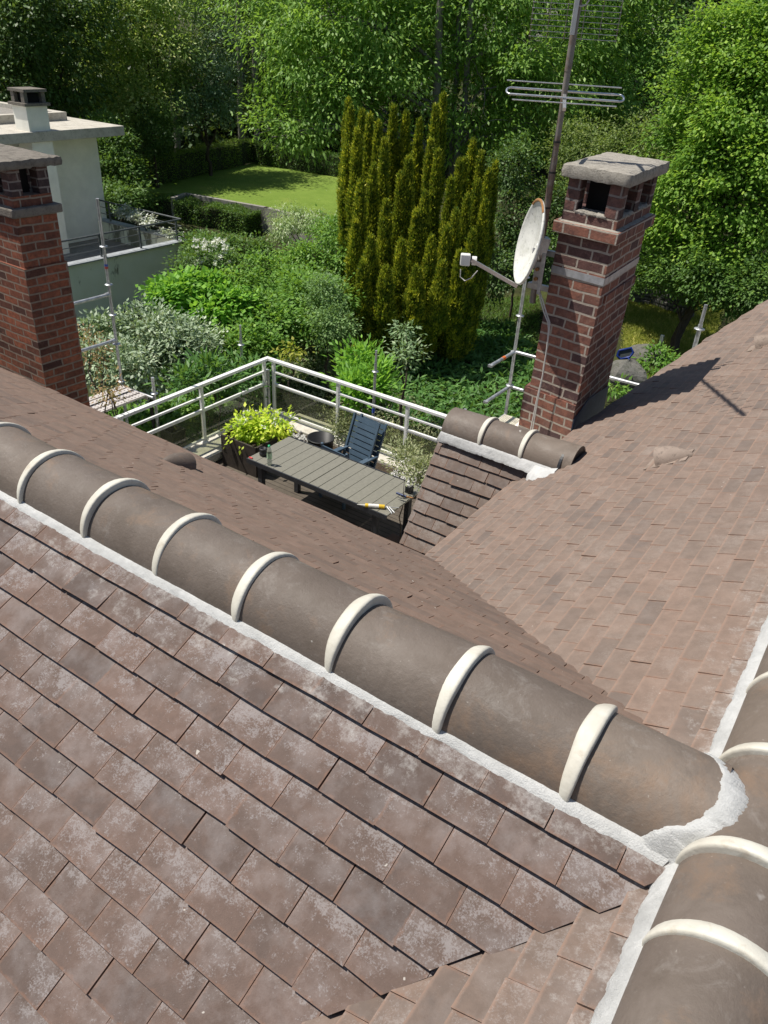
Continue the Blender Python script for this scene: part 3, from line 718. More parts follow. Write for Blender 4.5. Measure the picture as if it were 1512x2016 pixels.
# UHF grid reflector at the top of the picture
g0 = V3(mx, my, 1.56)+dv*.05; ge = ev
for k in range(20): 
    z = -.21+.032*k
    MB().tube([g0-ge*.29+Zv*z, g0+ge*.29+Zv*z], .0021, 5).build('grid_bar', m_galv, mast)
for k in range(6):
    u = -.285+.114*k; MB().tube([g0+ge*u+Zv*-.22+dv*.003, g0+ge*u+Zv*.42+dv*.003], .0025, 5).build('grid_upright', m_mast, mast)
ub = V3(mx, my, 1.72); ud = V3(.57, -1.05, 0); ud /= np.linalg.norm(ud); ue = V3(ud[1], -ud[0], 0)
MB().box(ub+ud*.80, (1.75, .022, .022), (ud, ue, Zv)).build('boom', m_alu2, mast)
for k in range(13):
    MB().tube([ub+ud*(.30+.11*k)-ue*(.13-.003*k)+Zv*.014, ub+ud*(.30+.11*k)+ue*(.13-.003*k)+Zv*.014], .004, 6).build('element', m_alu2, mast)
MB().box(V3(mx, my, 1.52)-dv*.035-ev*.012, (.03, .02, .30), (ev, dv, Zv)).build('dipole_cover', m_white, mast)
MB().tube([V3(mx, my, 1.58)-dv*.03+ev*(.02+.045*math.sin(q))+Zv*(.05*math.cos(q)) for q in np.linspace(0, 2*math.pi, 14)], .005, 6).build('cable_loop', m_cable, mast)

dish = thing('satellite_dish', (-2.68, 4.28, .0), 'round weathered white satellite dish with a rusty rim beside the brick chimney', 'satellite dish')
dc = aty(1039, 477, 4.22); rt = V3(CR[0], CR[1], 0); rt /= np.linalg.norm(rt); fw = V3(CW[0], CW[1], 0); fw /= np.linalg.norm(fw)
vv = dc-CAM; vv[2] = 0; vv /= np.linalg.norm(vv); rt = np.cross(vv, Zv); da = -rt*math.cos(math.radians(13)) - vv*math.sin(math.radians(13)); da = da*math.cos(math.radians(9)) + Zv*math.sin(math.radians(9))
du = Zv - da*(Zv@da); du /= np.linalg.norm(du); dr = np.cross(du, da)
RD = .308; b = MB(); prof = [(0, -.085), (.2, -.081), (.4, -.068), (.6, -.050), (.8, -.028), (.93, -.006), (.965, .004), (1, .0), (1., -.014), (.95, -.016), (.8, -.042), (.5, -.072), (0, -.098)]
b.grid([[dc+da*h+(dr*math.cos(q)+du*math.sin(q))*max(r_, .001)*RD for q in np.linspace(0, 2*math.pi, 48, endpoint=False)] for r_, h in prof], True, True)
b.build('reflector', m_dish, dish)
b = MB(); b.grid([[dc+da*h+(dr*math.cos(q)+du*math.sin(q))*r_*RD for q in np.linspace(.95, 2.2, 24)] for r_, h in ((.935, -.001), (.97, .008), (1.006, .003), (1.006, -.004))], True)
b.build('rusty_rim', m_rust, dish)
lnb = dc+da*.36-du*.13; base = dc-du*.33-da*.02
lnb = aty(928, 512, 4.02)
MB().box((base+lnb)/2, (.018, np.linalg.norm(base-lnb), .03), (np.cross((lnb-base)/np.linalg.norm(lnb-base), Zv), (lnb-base)/np.linalg.norm(lnb-base), np.cross(np.cross((lnb-base)/np.linalg.norm(lnb-base), Zv), (lnb-base)/np.linalg.norm(lnb-base)))).build('arm', m_alu2, dish)
ld = (dc-lnb); ld /= np.linalg.norm(ld); lc = aty(916, 512, 4.02)
l2 = V3(ld[0], ld[1], .0); l2 /= np.linalg.norm(l2)
b = MB(); b.box(lc-l2*.0+Zv*.004, (.075, .06, .085), (l2, np.cross(Zv, l2), Zv)); b.build('receiver', m_white, dish, bevel=.008)
MB().tube([lc+l2*.035, lc+l2*.052], .026, 16).build('receiver_neck', m_black, dish)
MB().tube([lc+l2*.05, lc+l2*.085], .033, 16).build('feed_horn', m_white, dish)
MB().tube([aty(907, 530, 4.02), aty(906, 545, 4.02), aty(915, 553, 4.02), aty(928, 547, 4.02), aty(940, 533, 4.02)], .004, 6).build('cable', m_cable, dish)
MB().box(dc-da*.12, (.10, .12, .06), (dr, du, da)).tube([dc-da*.09, V3(mx, my, dc[2]-.14)], .02, 8).build('mount', m_galv, dish)
yf = cy0-.03
cab = thing('antenna_cable', (-2.35, yf, -1.3), 'pair of pale antenna cables hanging down the brick chimney front', 'cable')
pc = [(1057, 560), (1064, 590), (1071, 615), (1079, 635), (1080, 650), (1076, 690), (1068, 740), (1056, 790), (1044, 850), (1042, 870)]
for dx in (0, 4.5): MB().tube([aty(x+dx*(1 if i else .2)*(.5+.5*math.sin(i*.9)), y, yf+.02*(i < 3)) for i, (x, y) in enumerate(pc)], .0052, 6).build('strand', m_cable, cab)

# ------------------------------------------------------------------ terrace
ZT = -4.52
MB().box((-5.4, 5.0, ZT-.1), (6.2, 6.2, .2)).build('terrace_floor', m_deck, kind='structure')
CB = -4.36
terr = thing('terrace_curb', (-8.3, 7.8, ZT), 'cream coping and low wall along the terrace edge, under the white railing', 'wall')
MB().box((-8.36, 5.3, CB-.05), (.52, 5.4, .10)).build('coping', m_curb, terr, bevel=.008)
MB().box((-5.6, 7.86, CB-.052), (5.0, .52, .10)).build('coping', m_curb, terr, bevel=.008)
MB().box((-8.36, 5.3, (CB-.1-7)/2), (.42, 5.3, 7-.1+CB)).box((-5.65, 7.86, (CB-.1-7)/2), (5.0, .42, 7-.1+CB)).build('wall', m_stained, terr)
rail = thing('terrace_railing', (-8.5, 7.82, CB), 'white aluminium terrace railing with smoky glass panels below its three bars', 'railing')
RX, RY, RT = -8.50, 7.80, -3.37
def rbar(p, q, name, w_=.045, h_=.035, par=rail, mat=m_alu):
    p, q = V3(*p), V3(*q); d = q-p; L = np.linalg.norm(d); d /= L; s = np.cross(d, Zv); s /= np.linalg.norm(s)
    return MB().box((p+q)/2, (L, w_, h_), (d, s, np.cross(s, d))).build(name, mat, par, bevel=.006)
yE, xE = 2.2, -2.9
for z, nm, w_, h_ in ((RT-.02, 'top_rail', .075, .045), (RT-.22, 'middle_rail', .035, .035), (RT-.43, 'middle_rail', .035, .035), (RT-.46, 'glass_rail', .02, .02), (CB+.075, 'bottom_rail', .04, .035)):
    rbar((RX, RY+(.037 if nm == 'top_rail' else 0), z), (RX, yE, z), nm, w_, h_); rbar((RX+.04 if nm == 'top_rail' else RX+.1, RY, z), (xE, RY-.1*0, z), nm, w_, h_)
for p in ((RX, RY-.09), (RX+.13, RY), (RX, 6.30), (RX, 4.80), (RX, 3.3), (-7.03, RY), (-5.73, RY), (-4.43, RY), (-3.13, RY)):
    MB().box((*p, (RT-.045+CB)/2), (.05, .05, RT-.045-CB)).build('post', m_alu, rail, bevel=.006)
    MB().lathe((p[0], p[1], CB), [(.06, 0), (.06, .012), (.045, .03), (.03, .04)], 12).build('post_foot', m_alu, rail)
gp = []
ys = [RY-.09, 6.30, 4.80, 3.3]; xs = [RX+.13, -7.03, -5.73, -4.43, -3.13]
for a_, c_ in zip(ys[:-1], ys[1:]): MB().box((RX, (a_+c_)/2, (RT-.47+CB+.095)/2), (.010, abs(a_-c_)-.06, RT-.47-CB-.095)).build('glass_panel', m_glass, rail)
for a_, c_ in zip(xs[:-1], xs[1:]): MB().box(((a_+c_)/2, RY, (RT-.47+CB+.095)/2), (abs(a_-c_)-.06, .010, RT-.47-CB-.095)).build('glass_panel', m_glass, rail)
MB().tube([(RX+.03, RY-.03, CB), (RX+.03, RY-.03, RT-.2)], .028, 10).build('corner_tube', m_galv, rail)
# pebbles along the inner side
b = MB(); r9 = np.random.default_rng(3)
for k in range(900):
    q = r9.random(); x = -8.2+5.2*q; y = 7.42+r9.normal()*.10; s = .018+.02*r9.random()
    if not (-8.0 < x < -7.1 or -5.7 < x < -4.2): continue
    h = ZT+.13+r9.random()*.03
    o8 = [V3(x, y, h)+V3(*(r9.normal(size=3)*.12+V3(*c)))*s for c in ((1, 0, 0), (0, 1, 0), (-1, 0, 0), (0, -1, 0), (0, 0, .8), (0, 0, -.8))]
    for i in range(4): b.poly([o8[i], o8[(i+1) % 4], o8[4]]); b.poly([o8[(i+1) % 4], o8[i], o8[5]])
b.build('white_pebbles', m_pebble, label='white pebbles strewn along the inside of the right railing', cat='pebbles', kind='stuff')
MB().box((-5.6, 7.42, ZT+.055), (5.2, .36, .11)).build('pebble_bed', m_soil, terr)

# table
zt = -3.70
tb = thing('terrace_table', (-5.6, 5.85, ZT), 'long taupe slatted terrace table with dark legs, on the terrace', 'table')
Tc = [atz(460+x*.2646, 780+y*.2646, zt) for x, y in ((80, 470), (430, 290), (1395, 680), (1170, 895))]
ctr = sum(Tc)/4; tu = (Tc[3]-Tc[0])+(Tc[2]-Tc[1]); tu /= np.linalg.norm(tu); tv = np.cross(Zv, tu); TL = (np.linalg.norm(Tc[3]-Tc[0])+np.linalg.norm(Tc[2]-Tc[1]))/2; TWd = abs((Tc[1]-Tc[0])@tv)*.5+abs((Tc[2]-Tc[3])@tv)*.5
nb = 15
for k in range(nb):
    u = -TL/2+TL*(k+.5)/nb; g = .006 + (.006 if k in (6, 7) else 0)
    MB().box(ctr+tu*u+Zv*-.012, (TL/nb-g, TWd-.05, .024), (tu, tv, Zv), a=k/nb).build('board', m_table, tb, bevel=.002)
for s in (-1, 1):
    MB().box(ctr+tv*s*(TWd/2-.010)-Zv*.03, (TL-.0, .018, .065), (tu, tv, Zv)).build('edge_rail', m_tframe, tb)
    MB().box(ctr+tv*s*(TWd/2-.09)-Zv*.075, (TL-.3, .03, .09), (tu, tv, Zv)).build('apron', m_tframe, tb)
    for q in (-1, 1):
        MB().box(ctr+tv*s*(TWd/2-.075)+tu*q*(TL/2-.20)+Zv*((ZT-zt)/2-.02), (.07, .07, zt-ZT-.045), (tu, tv, Zv)).build('leg', m_tframe, tb)
def on_table(x, y): return atz(460+x*.2646, 780+y*.2646, zt)
# things on the table
p = on_table(268, 510)
bt = thing('water_bottle', p, 'clear plastic water bottle with a green cap on the terrace table', 'bottle')
MB().lathe(p, [(.0, .002), (.030, .002), (.034, .012), (.034, .06), (.031, .07), (.034, .08), (.034, .15), (.033, .20), (.026, .235), (.014, .262), (.013, .275), (0, .275)], 20).build('body', m_bottle, bt)
MB().lathe(p, [(.0352, .10), (.0352, .18)], 20).build('paper_label', simple('pale_green_label', (.45, .62, .42), .6), bt)
MB().lathe(p, [(.016, .268), (.016, .292), (0, .293)], 14).build('cap', simple('green_cap', (.05, .40, .18), .4), bt)
p = on_table(222, 440)
mg = thing('ashtray', p, 'small round black lidded pot beside the water bottle', 'pot')
MB().lathe(p, [(0, .002), (.05, .002), (.058, .03), (.052, .055), (.045, .06), (.05, .075), (.056, .10), (.048, .11), (.035, .108), (.03, .07), (0, .07)], 20).build('bowl', m_black, mg)
MB().lathe(p+V3(0, 0, .06), [(.046, 0), (.047, .012), (.046, .014)], 20).build('band', m_tframe, mg)
p = on_table(128, 463)
tag(MB().box(p+V3(0, 0, .009), (.06, .025, .018), (tu, tv, Zv)).build('lighter', simple('red_plastic', (.55, .06, .06), .4), bevel=.005), 'tiny red lighter on the corner of the terrace table', 'lighter')
p = on_table(1305, 715)
bp = thing('tool_battery', p, 'small grey and black tool battery standing on the table end', 'battery')
MB().box(p+V3(0, 0, .05), (.085, .085, .10), (tu, tv, Zv)).build('case', m_black, bp, bevel=.008)
MB().box(p+V3(0, 0, .112), (.07, .06, .022), (tu, tv, Zv)).box(p+V3(0, 0, .13)-tu*.02, (.02, .05, .05), (tu, tv, Zv)).build('top', m_white, bp, bevel=.004)
p = on_table(1270, 748)
pn = thing('marker_pen', p, 'dark blue and red tools laid beside the tool battery', 'tool')
MB().tube([p-tu*.12+Zv*.012, p+tu*.03+Zv*.014], .014, 8).build('handle', simple('navy_plastic', (.02, .04, .13), .4), pn)
MB().tube([p+tu*.03+Zv*.014, p+tu*.12+tv*.03+Zv*.012], .009, 8).build('shaft', m_rust, pn)
p = on_table(1050, 832)
cg = thing('caulking_gun', p, 'caulking gun with a yellow and white cartridge at the table edge', 'caulking gun')
ga = on_table(1110, 838)-on_table(985, 828); ga[2] = 0; ga /= np.linalg.norm(ga); gb = np.cross(Zv, ga)
p = p+Zv*.03
MB().tube([p-ga*.12, p-ga*.08], .025, 14).tube([p+ga*.05, p+ga*.12], .025, 14).build('cartridge_end', simple('yellow_print', (.75, .50, .03), .5), cg)
MB().tube([p-ga*.08, p+ga*.05], .0248, 14).build('cartridge', m_white, cg)
MB().tube([p-ga*.12, p-ga*.22], [.008, .003], 8).build('nozzle', m_white, cg)
MB().tube([p+ga*.12, p+ga*.30], .006, 6).tube([p+ga*.15, p+ga*.20-Zv*.02-gb*.07, p+ga*.22-gb*.12-Zv*.02], .010, 6).tube([p+ga*.18, p+ga*.25-gb*.10-Zv*.015], .008, 6).tube([p-ga*.12+gb*.027, p+ga*.14+gb*.027], .004, 6).build('frame', m_galv, cg)

# chairs
def slat_chair(name, o, fx, up_slats, tilt, label, legs=True):
    """slatted plastic chair; o = middle of the seat's rear edge on the floor, fx = the way it faces"""
    t = thing(name, o, label, 'chair', 'slate blue chairs behind the table'); o = np.array(o, float)
    fx = np.array(fx)/np.linalg.norm(fx); sx = np.cross(Zv, fx); bu = Zv*math.cos(tilt)-fx*math.sin(tilt); bn = np.cross(bu, sx)
    sb = o+Zv*.40
    b = MB()
    for k in range(6): b.box(sb+fx*(.05+.075*k), (.45, .06, .018), (sx, fx, Zv))
    b.build('seat', m_chair, t)
    b = MB()
    for k in range(up_slats): b.box(sb+bu*(.06+.082*k)+bn*.012, (.44, .014, .066), (sx, bn, bu))
    b.build('backrest', m_chair, t)
    for s in (-1, 1):
        MB().box(sb+sx*s*.235+bu*(up_slats*.041+.01), (.035, .03, up_slats*.082+.06), (sx, bn, bu)).build('back_rail', m_chair, t, bevel=.004)
        MB().box(sb+sx*s*.235+fx*.23, (.03, .50, .035), (sx, fx, Zv)).build('seat_rail', m_chair, t, bevel=.004)
        for q in (.02, .42): MB().box(o+sx*s*.235+fx*(q)+Zv*.20, (.035, .035, .40), (sx, fx, Zv)).build('leg', m_chair, t)
        MB().box(sb+sx*s*.255+fx*.16+Zv*.21, (.045, .44, .022), (sx, fx, Zv)).build('armrest', m_chair, t, bevel=.004)
        MB().box(sb+sx*s*.255+fx*.34+Zv*.10, (.03, .03, .2), (sx, fx, Zv)).build('arm_post', m_chair, t)
    return t
W3 = lambda x, y: (160+x*.5026, 640+y*.5026)
top = atz(*W3(1112, 350), -3.36)
ch_o = V3(top[0]+.02, top[1]-.28, ZT)
slat_chair('garden_chair', ch_o, V3(-.12, -1, 0), 9, math.radians(20), 'high backed slate blue slatted chair, front one of the stack by the railing')
slat_chair('garden_chair', ch_o+V3(.06, .12, .045), V3(-.12, -1, 0), 8, math.radians(20), 'slate blue chair nested behind the front one of the stack')
lowc = atz(*W3(1000, 465), -3.62)
slat_chair('garden_chair', (lowc[0], lowc[1]+.02, ZT), V3(.1, 1, 0), 5, math.radians(8), 'low slate blue slatted chair tucked against the far side of the table')
# pots, bin, planter boxes
pc_ = atz(*W3(938, 445), -4.12)
pot = thing('plant_pot', (pc_[0], pc_[1], ZT), 'large empty round black pot between the planter and the blue chairs', 'pot')
MB().lathe((pc_[0], pc_[1], ZT), [(0, .0), (.17, .0), (.205, .40), (.215, .405), (.215, .425), (.195, .425), (.16, .06), (0, .06)], 32).build('body', m_black, pot)
MB().lathe((pc_[0], pc_[1], ZT+.18), [(.186, .0), (.0, .002)], 24).build('soil', m_soil, pot)
bx = atz(*W3(360, 425), -4.1)
bn_ = thing('black_bin', (bx[0], bx[1], ZT), 'small square black planter at the left railing, half hidden by the roof edge', 'planter')
b = MB()
for s in (-1, 1): b.box((bx[0]+s*.125, bx[1], ZT+.25), (.012, .26, .5)); b.box((bx[0], bx[1]+s*.125, ZT+.25), (.238, .012, .5))
b.build('side', m_black, bn_); MB().box((bx[0], bx[1], ZT+.2), (.236, .236, .3)).build('soil', m_soil, bn_)

# ------------------------------------------------------------------ foliage
def leaf_mesh(name, P, D, Nn, L, Wd, rnd, mat, parent=None, fold=.18, **tg):
    """one mesh of many folded leaf blades; P base points, D blade directions, Nn blade normals"""
    n = len(P); D = D/np.linalg.norm(D, axis=1)[:, None]
    S_ = np.cross(D, Nn); S_ /= (np.linalg.norm(S_, axis=1)[:, None]+1e-9); Nn = np.cross(S_, D)
    L = np.broadcast_to(L, (n,))[:, None]; Wd = np.broadcast_to(Wd, (n,))[:, None]
    m = P+D*L*.45+Nn*L*.04
    V = np.empty((n, 4, 3)); V[:, 0] = P; V[:, 1] = m+S_*Wd*.5-Nn*Wd*fold; V[:, 2] = P+D*L-Nn*L*.10; V[:, 3] = m-S_*Wd*.5-Nn*Wd*fold
    base = wloc(parent) if parent else np.zeros(3)
    V = (V-base).reshape(-1, 3).astype(np.float32)
    F = np.empty((n, 2, 3), np.int32); i4 = np.arange(n)*4
    F[:, 0] = np.stack([i4, i4+1, i4+2], 1); F[:, 1] = np.stack([i4, i4+2, i4+3], 1)
    me = bpy.data.meshes.new(name); me.vertices.add(4*n); me.vertices.foreach_set('co', V.ravel())
    me.loops.add(6*n); me.loops.foreach_set('vertex_index', F.ravel())
    me.polygons.add(2*n); me.polygons.foreach_set('loop_start', np.arange(2*n, dtype=np.int32)*3)
    me.update(calc_edges=True)
    at = me.attributes.new('rnd', 'FLOAT', 'POINT'); at.data.foreach_set('value', np.repeat(rnd, 4).astype(np.float32))
    me.materials.append(mat); me.validate()
    o = bpy.data.objects.new(name, me); sc.collection.objects.link(o)
    if parent: o.parent = parent
    return tag(o, **tg) if tg else o
def unit(n, r): v = r.normal(size=(n, 3)); return v/np.linalg.norm(v, axis=1)[:, None]
def lobe_leaves(lobes, total, r, clump=.32, per=34, shell=.55, droop=.25, up=.9, sunw=1.05):
    """lobes: (centre, radii). Leaves sit in clumps, mostly near the outside of each lobe, with gaps between clumps"""
    area = np.array([(l[1][0]*l[1][1]+l[1][0]*l[1][2]+l[1][1]*l[1][2]) for l in lobes]); area = area/area.sum()
    Ps, Ds, Ns, R_ = [], [], [], []
    for (c, rad), a in zip(lobes, area):
        c = np.array(c); rad = np.array(rad); nc = max(4, int(total*a/per))
        u = unit(nc, r); k = shell + (1-shell)*r.random(nc)**.6
        bump = 1+.16*np.sin(u[:, 0]*5+c[0]*3)+.14*np.sin(u[:, 2]*7+c[1])+.10*np.sin(u[:, 1]*9)
        cc = c+u*rad*(k*bump)[:, None]
        cr = clump*(.55+.9*r.random(nc))
        n = nc*per; idx = np.repeat(np.arange(nc), per)
        off = r.normal(size=(n, 3))*cr[idx][:, None]*V3(.62, .62, .36)
        P = cc[idx]+off
        out = u[idx]*.5 + off/(cr[idx][:, None]+1e-6)*.6 + V3(0, 0, -droop) + r.normal(size=(n, 3))*.45
        nn = V3(0, 0, up*.6)+SUN*sunw+u[idx]*.45+r.normal(size=(n, 3))*.38
        Ps.append(P); Ds.append(out); Ns.append(nn); R_.append(np.clip(.45+.28*r.normal(size=nc)[idx]*.7+.22*r.normal(size=n), 0, 1))
    return np.vstack(Ps), np.vstack(Ds), np.vstack(Ns), np.concatenate(R_)
m_bark = stone_mat('grey_bark', (.20, .19, .165), (.09, .08, .065), 9, .02)
m_barkd = stone_mat('dark_bark', (.085, .068, .052), (.04, .033, .026), 9, .02)
def limb(b, p, q, r0, r1, r, n=6, wob=.05, sides=7):
    p, q = np.array(p), np.array(q); L = np.linalg.norm(q-p); pts = []
    for i in range(n):
        t = i/(n-1); pts.append(p*(1-t)+q*t+r.normal(size=3)*wob*L*(0 < i < n-1)*.4+V3(0, 0, .06*L*math.sin(math.pi*t)))
    b.tube(pts, list(np.linspace(r0, r1, n)), sides); return pts
def plant(name, label, cat, lobes, total, mat, ll, lw, seed, trunks=None, bark=None, group=None, base=None, part='crown', tr=.12, **kw):
    """tree or shrub: trunk with limbs into every lobe, and a crown of leaf clumps"""
    r = np.random.default_rng(seed)
    c = sum(np.array(l[0]) for l in lobes)/len(lobes)
    if base is None: base = V3(c[0], c[1], float(gz(c[0], c[1])))
    base = np.array(base, float)
    t = thing(name, base, label, cat, group)
    b = MB(); fork = base*.55+c*.45 if trunks is None else None
    if trunks is None:
        limb(b, base-V3(0, 0, .2), fork, tr, tr*.7, r, 6, .06)
        for l in lobes:
            pts = limb(b, fork, np.array(l[0])+V3(0, 0, .1)*l[1][2], tr*.55, tr*.12, r, 6, .1)
            for k in range(3): limb(b, pts[3], np.array(l[0])+unit(1, r)[0]*np.array(l[1])*.75, tr*.22, tr*.06, r, 5, .1, 5)
    else:
        for pts, r0, r1 in trunks: b.tube(pts, list(np.linspace(r0, r1, len(pts))), 9)
        tops = [p for pts, _, _ in trunks for p in pts[len(pts)//3:]]
        for l in lobes:
            p = min(tops, key=lambda q: np.linalg.norm(np.array(q)-np.array(l[0])+V3(0, 0, 1)))
            pts = limb(b, p, l[0], .07, .025, r, 6, .08, 6)
            for k in range(4): limb(b, pts[3], np.array(l[0])+unit(1, r)[0]*np.array(l[1])*.8, .03, .008, r, 5, .1, 5)
    b.build('trunk', bark or m_barkd, t)
    P, D, Nn, R_ = lobe_leaves(lobes, total, r, **kw)
    g = P[:, 2] > gz(P[:, 0], P[:, 1]); P, D, Nn, R_ = P[g], D[g], Nn[g], R_[g]
    n = len(P); s = .75+.5*r.random(n)
    leaf_mesh(part, P, D, Nn, ll*s, lw*s, R_, mat, t)
    return t
def LB(x, y, d, rx, ry, k=1.): c = atd(x, y, d); f = d/FPX; return (c, (rx*f, (rx+ry)*.5*f*k, ry*f))

lm_ash = leaf_mat('ash_leaf', (.055, .110, .020), (.112, .190, .036), (.19, .275, .070), .42, .40)
lm_bright = leaf_mat('hornbeam_leaf', (.055, .112, .016), (.120, .198, .028), (.225, .305, .055), .45, .42)
lm_olive = leaf_mat('olive_green_leaf', (.055, .080, .022), (.085, .120, .032), (.15, .17, .06), .5, .35)
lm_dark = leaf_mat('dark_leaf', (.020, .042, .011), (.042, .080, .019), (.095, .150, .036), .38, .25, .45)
lm_mid = leaf_mat('garden_leaf', (.045, .100, .016), (.080, .155, .025), (.145, .225, .045), .4, .35, .45)
lm_lime = leaf_mat('lime_leaf', (.060, .140, .020), (.115, .225, .030), (.18, .31, .05), .4, .42)
lm_silver = leaf_mat('silvery_leaf', (.085, .120, .070), (.150, .190, .120), (.30, .33, .25), .32, .2, .6)
lm_vari = leaf_mat('variegated_leaf', (.10, .15, .06), (.20, .25, .12), (.42, .44, .30), .45, .3)
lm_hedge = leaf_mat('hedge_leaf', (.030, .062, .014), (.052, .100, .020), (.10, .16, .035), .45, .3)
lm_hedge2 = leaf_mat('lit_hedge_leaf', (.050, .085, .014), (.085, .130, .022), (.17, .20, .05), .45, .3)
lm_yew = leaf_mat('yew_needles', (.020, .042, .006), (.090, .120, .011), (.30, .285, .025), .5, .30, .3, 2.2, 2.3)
lm_hydr = leaf_mat('yellow_green_leaf', (.16, .24, .022), (.32, .38, .035), (.50, .46, .06), .4, .4)
lm_yellow = leaf_mat('yellow_leaf', (.12, .14, .02), (.20, .20, .035), (.27, .25, .06), .5, .4)
lm_olgrey = leaf_mat('grey_green_leaf', (.085, .10, .05), (.14, .155, .085), (.22, .21, .12), .5, .25)
lm_white = leaf_mat('white_petal', (.62, .58, .56), (.75, .72, .70), (.82, .8, .78), .6, .3)
lm_grass = leaf_mat('long_grass', (.11, .135, .025), (.20, .205, .045), (.34, .30, .11), .6, .35)
lm_cover = leaf_mat('ground_cover_leaf', (.030, .075, .018), (.050, .110, .026), (.085, .16, .04), .35, .3, .5)

# big pale ash behind the yews
def up_trunk(x0, y0, x1, y1, d, n=7, seed=0):
    r = np.random.default_rng(seed); p, q = atd(x0, y0, d), atd(x1, y1, d)
    k = (q-p)/(q[2]-p[2]); zg = float(gz(p[0], p[1])); z = np.linspace(zg, q[2], n)
    return [V3(p[0]+(zz-p[2])*k[0]*.25+r.normal()*.05, p[1]+(zz-p[2])*k[1]*.25+r.normal()*.05, zz) for zz in z]
plant('ash_tree', 'big pale green ash tree behind the yews, with grey trunks showing through', 'tree',
      [LB(*a) for a in ((690, 40, 34, 150, 110), (600, 120, 33, 100, 80), (560, 30, 36, 100, 80), (800, 60, 35, 120, 100), (760, 160, 33.5, 110, 70), (640, 190, 33, 90, 65), (585, 245, 32.5, 70, 50), (535, 270, 32, 45, 38),
       (940, 60, 34.5, 100, 90), (980, 170, 33.5, 110, 75), (1080, 90, 35, 110, 90), (940, 250, 33, 80, 55), (1050, 240, 34, 90, 60), (720, 250, 33, 60, 45), (700, -80, 36, 190, 80), (950, -90, 36, 190, 80))],
      78000, lm_ash, .20, .085, 101, bark=m_bark, clump=.78, per=170, shell=.5, droop=.45,
      trunks=[(up_trunk(852, 300, 850, -60, 33, 8, 1), .20, .12), (up_trunk(888, 300, 882, -60, 34, 8, 2), .13, .07), (up_trunk(905, 300, 925, -80, 33.5, 8, 3), .15, .09)])
# bright tree on the right
plant('hornbeam_tree', 'bright yellow green tree filling the right edge behind the brick chimney', 'tree',
      [LB(*a) for a in ((1470, 70, 27, 80, 50), (1410, 120, 26.5, 60, 42), (1500, 160, 26, 70, 50), (1380, 200, 26.5, 60, 40), (1450, 235, 25.2, 65, 45), (1340, 250, 27.5, 45, 38), (1400, 310, 25.6, 60, 42), (1490, 320, 25, 70, 50), (1330, 350, 26, 48, 40), (1440, 390, 24.8, 62, 42), (1360, 430, 25.4, 50, 40), (1500, 440, 25, 60, 45), (1310, 460, 26.2, 42, 36), (1420, 490, 25.2, 62, 38), (1350, 520, 26, 55, 30), (1490, 540, 25.5, 70, 36), (1560, 120, 27, 70, 100), (1560, 340, 25.5, 60, 100), (1420, 555, 26, 60, 26), (1295, 390, 27, 35, 40))],
      76000, lm_bright, .125, .08, 102, clump=.46, per=120, shell=.5, droop=.25, tr=.16)
plant('olive_bush', 'olive green bushy tree with bare twigs, behind the antenna mast', 'tree',
      [LB(*a) for a in ((1230, 330, 29, 80, 55), (1150, 300, 30, 70, 60), (1280, 270, 30, 55, 40), (1120, 390, 29, 55, 50), (1200, 400, 29, 70, 40))],
      20000, lm_olive, .10, .05, 103, clump=.3, per=30, shell=.4)
plant('beech_tree', 'mid green tree with loose hanging leaves between the ash and the bright tree', 'tree',
      [LB(*a) for a in ((1180, 60, 38, 90, 80), (1210, 190, 37, 70, 55), (1290, 60, 39, 80, 70), (1330, 160, 38, 45, 60), (1160, 190, 36, 70, 60), (1230, -70, 40, 150, 70))],
      34000, lm_mid, .16, .085, 104, clump=.7, per=130, shell=.4, droop=.5)
# shaded trees at the left
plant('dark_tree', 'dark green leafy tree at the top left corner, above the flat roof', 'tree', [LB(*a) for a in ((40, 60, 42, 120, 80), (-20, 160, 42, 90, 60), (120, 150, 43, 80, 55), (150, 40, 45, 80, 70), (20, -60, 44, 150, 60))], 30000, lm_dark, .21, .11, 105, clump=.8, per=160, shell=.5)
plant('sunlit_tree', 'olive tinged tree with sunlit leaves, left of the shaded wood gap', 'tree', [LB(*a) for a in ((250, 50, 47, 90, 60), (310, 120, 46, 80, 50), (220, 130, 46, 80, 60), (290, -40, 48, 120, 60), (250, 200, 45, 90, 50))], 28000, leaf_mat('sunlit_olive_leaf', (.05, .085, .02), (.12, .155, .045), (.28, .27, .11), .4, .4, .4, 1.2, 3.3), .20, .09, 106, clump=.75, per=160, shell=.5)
plant('holly_tree', 'glossy blue green tree at the edge of the dark gap above the lawn', 'tree', [LB(*a) for a in ((390, 160, 46, 65, 50), (420, 90, 48, 60, 60), (440, 210, 46, 40, 40), (360, 210, 46, 60, 35))], 14000, leaf_mat('glossy_leaf', (.04, .075, .035), (.075, .12, .055), (.20, .25, .15), .25, .2, .8), .15, .075, 107, clump=.55, per=110, shell=.4)
plant('pine_tree', 'tall nearly black conifer in the wood gap above the lawn', 'tree', [LB(*a) for a in ((440, 20, 56, 90, 70), (400, -60, 56, 120, 70), (480, 120, 55, 50, 90), (520, 220, 54, 60, 70))], 14000, lm_dark, .2, .06, 108, clump=.6, shell=.3)
plant('round_shrub', 'rounded dark green shrub in shade left of the lawn', 'shrub', [LB(300, 258, 43, 42, 36)], 7000, lm_dark, .10, .06, 109, clump=.25, part='foliage')
plant('laurel_shrub', 'dark laurel mass beside the white neighbouring house', 'shrub', [LB(*a) for a in ((215, 310, 38, 42, 45), (245, 345, 37, 36, 28), (205, 265, 39, 36, 32), (262, 375, 36, 30, 18), (230, 385, 35, 40, 18))], 12000, lm_hedge, .14, .08, 110, clump=.36, per=60, part='foliage')
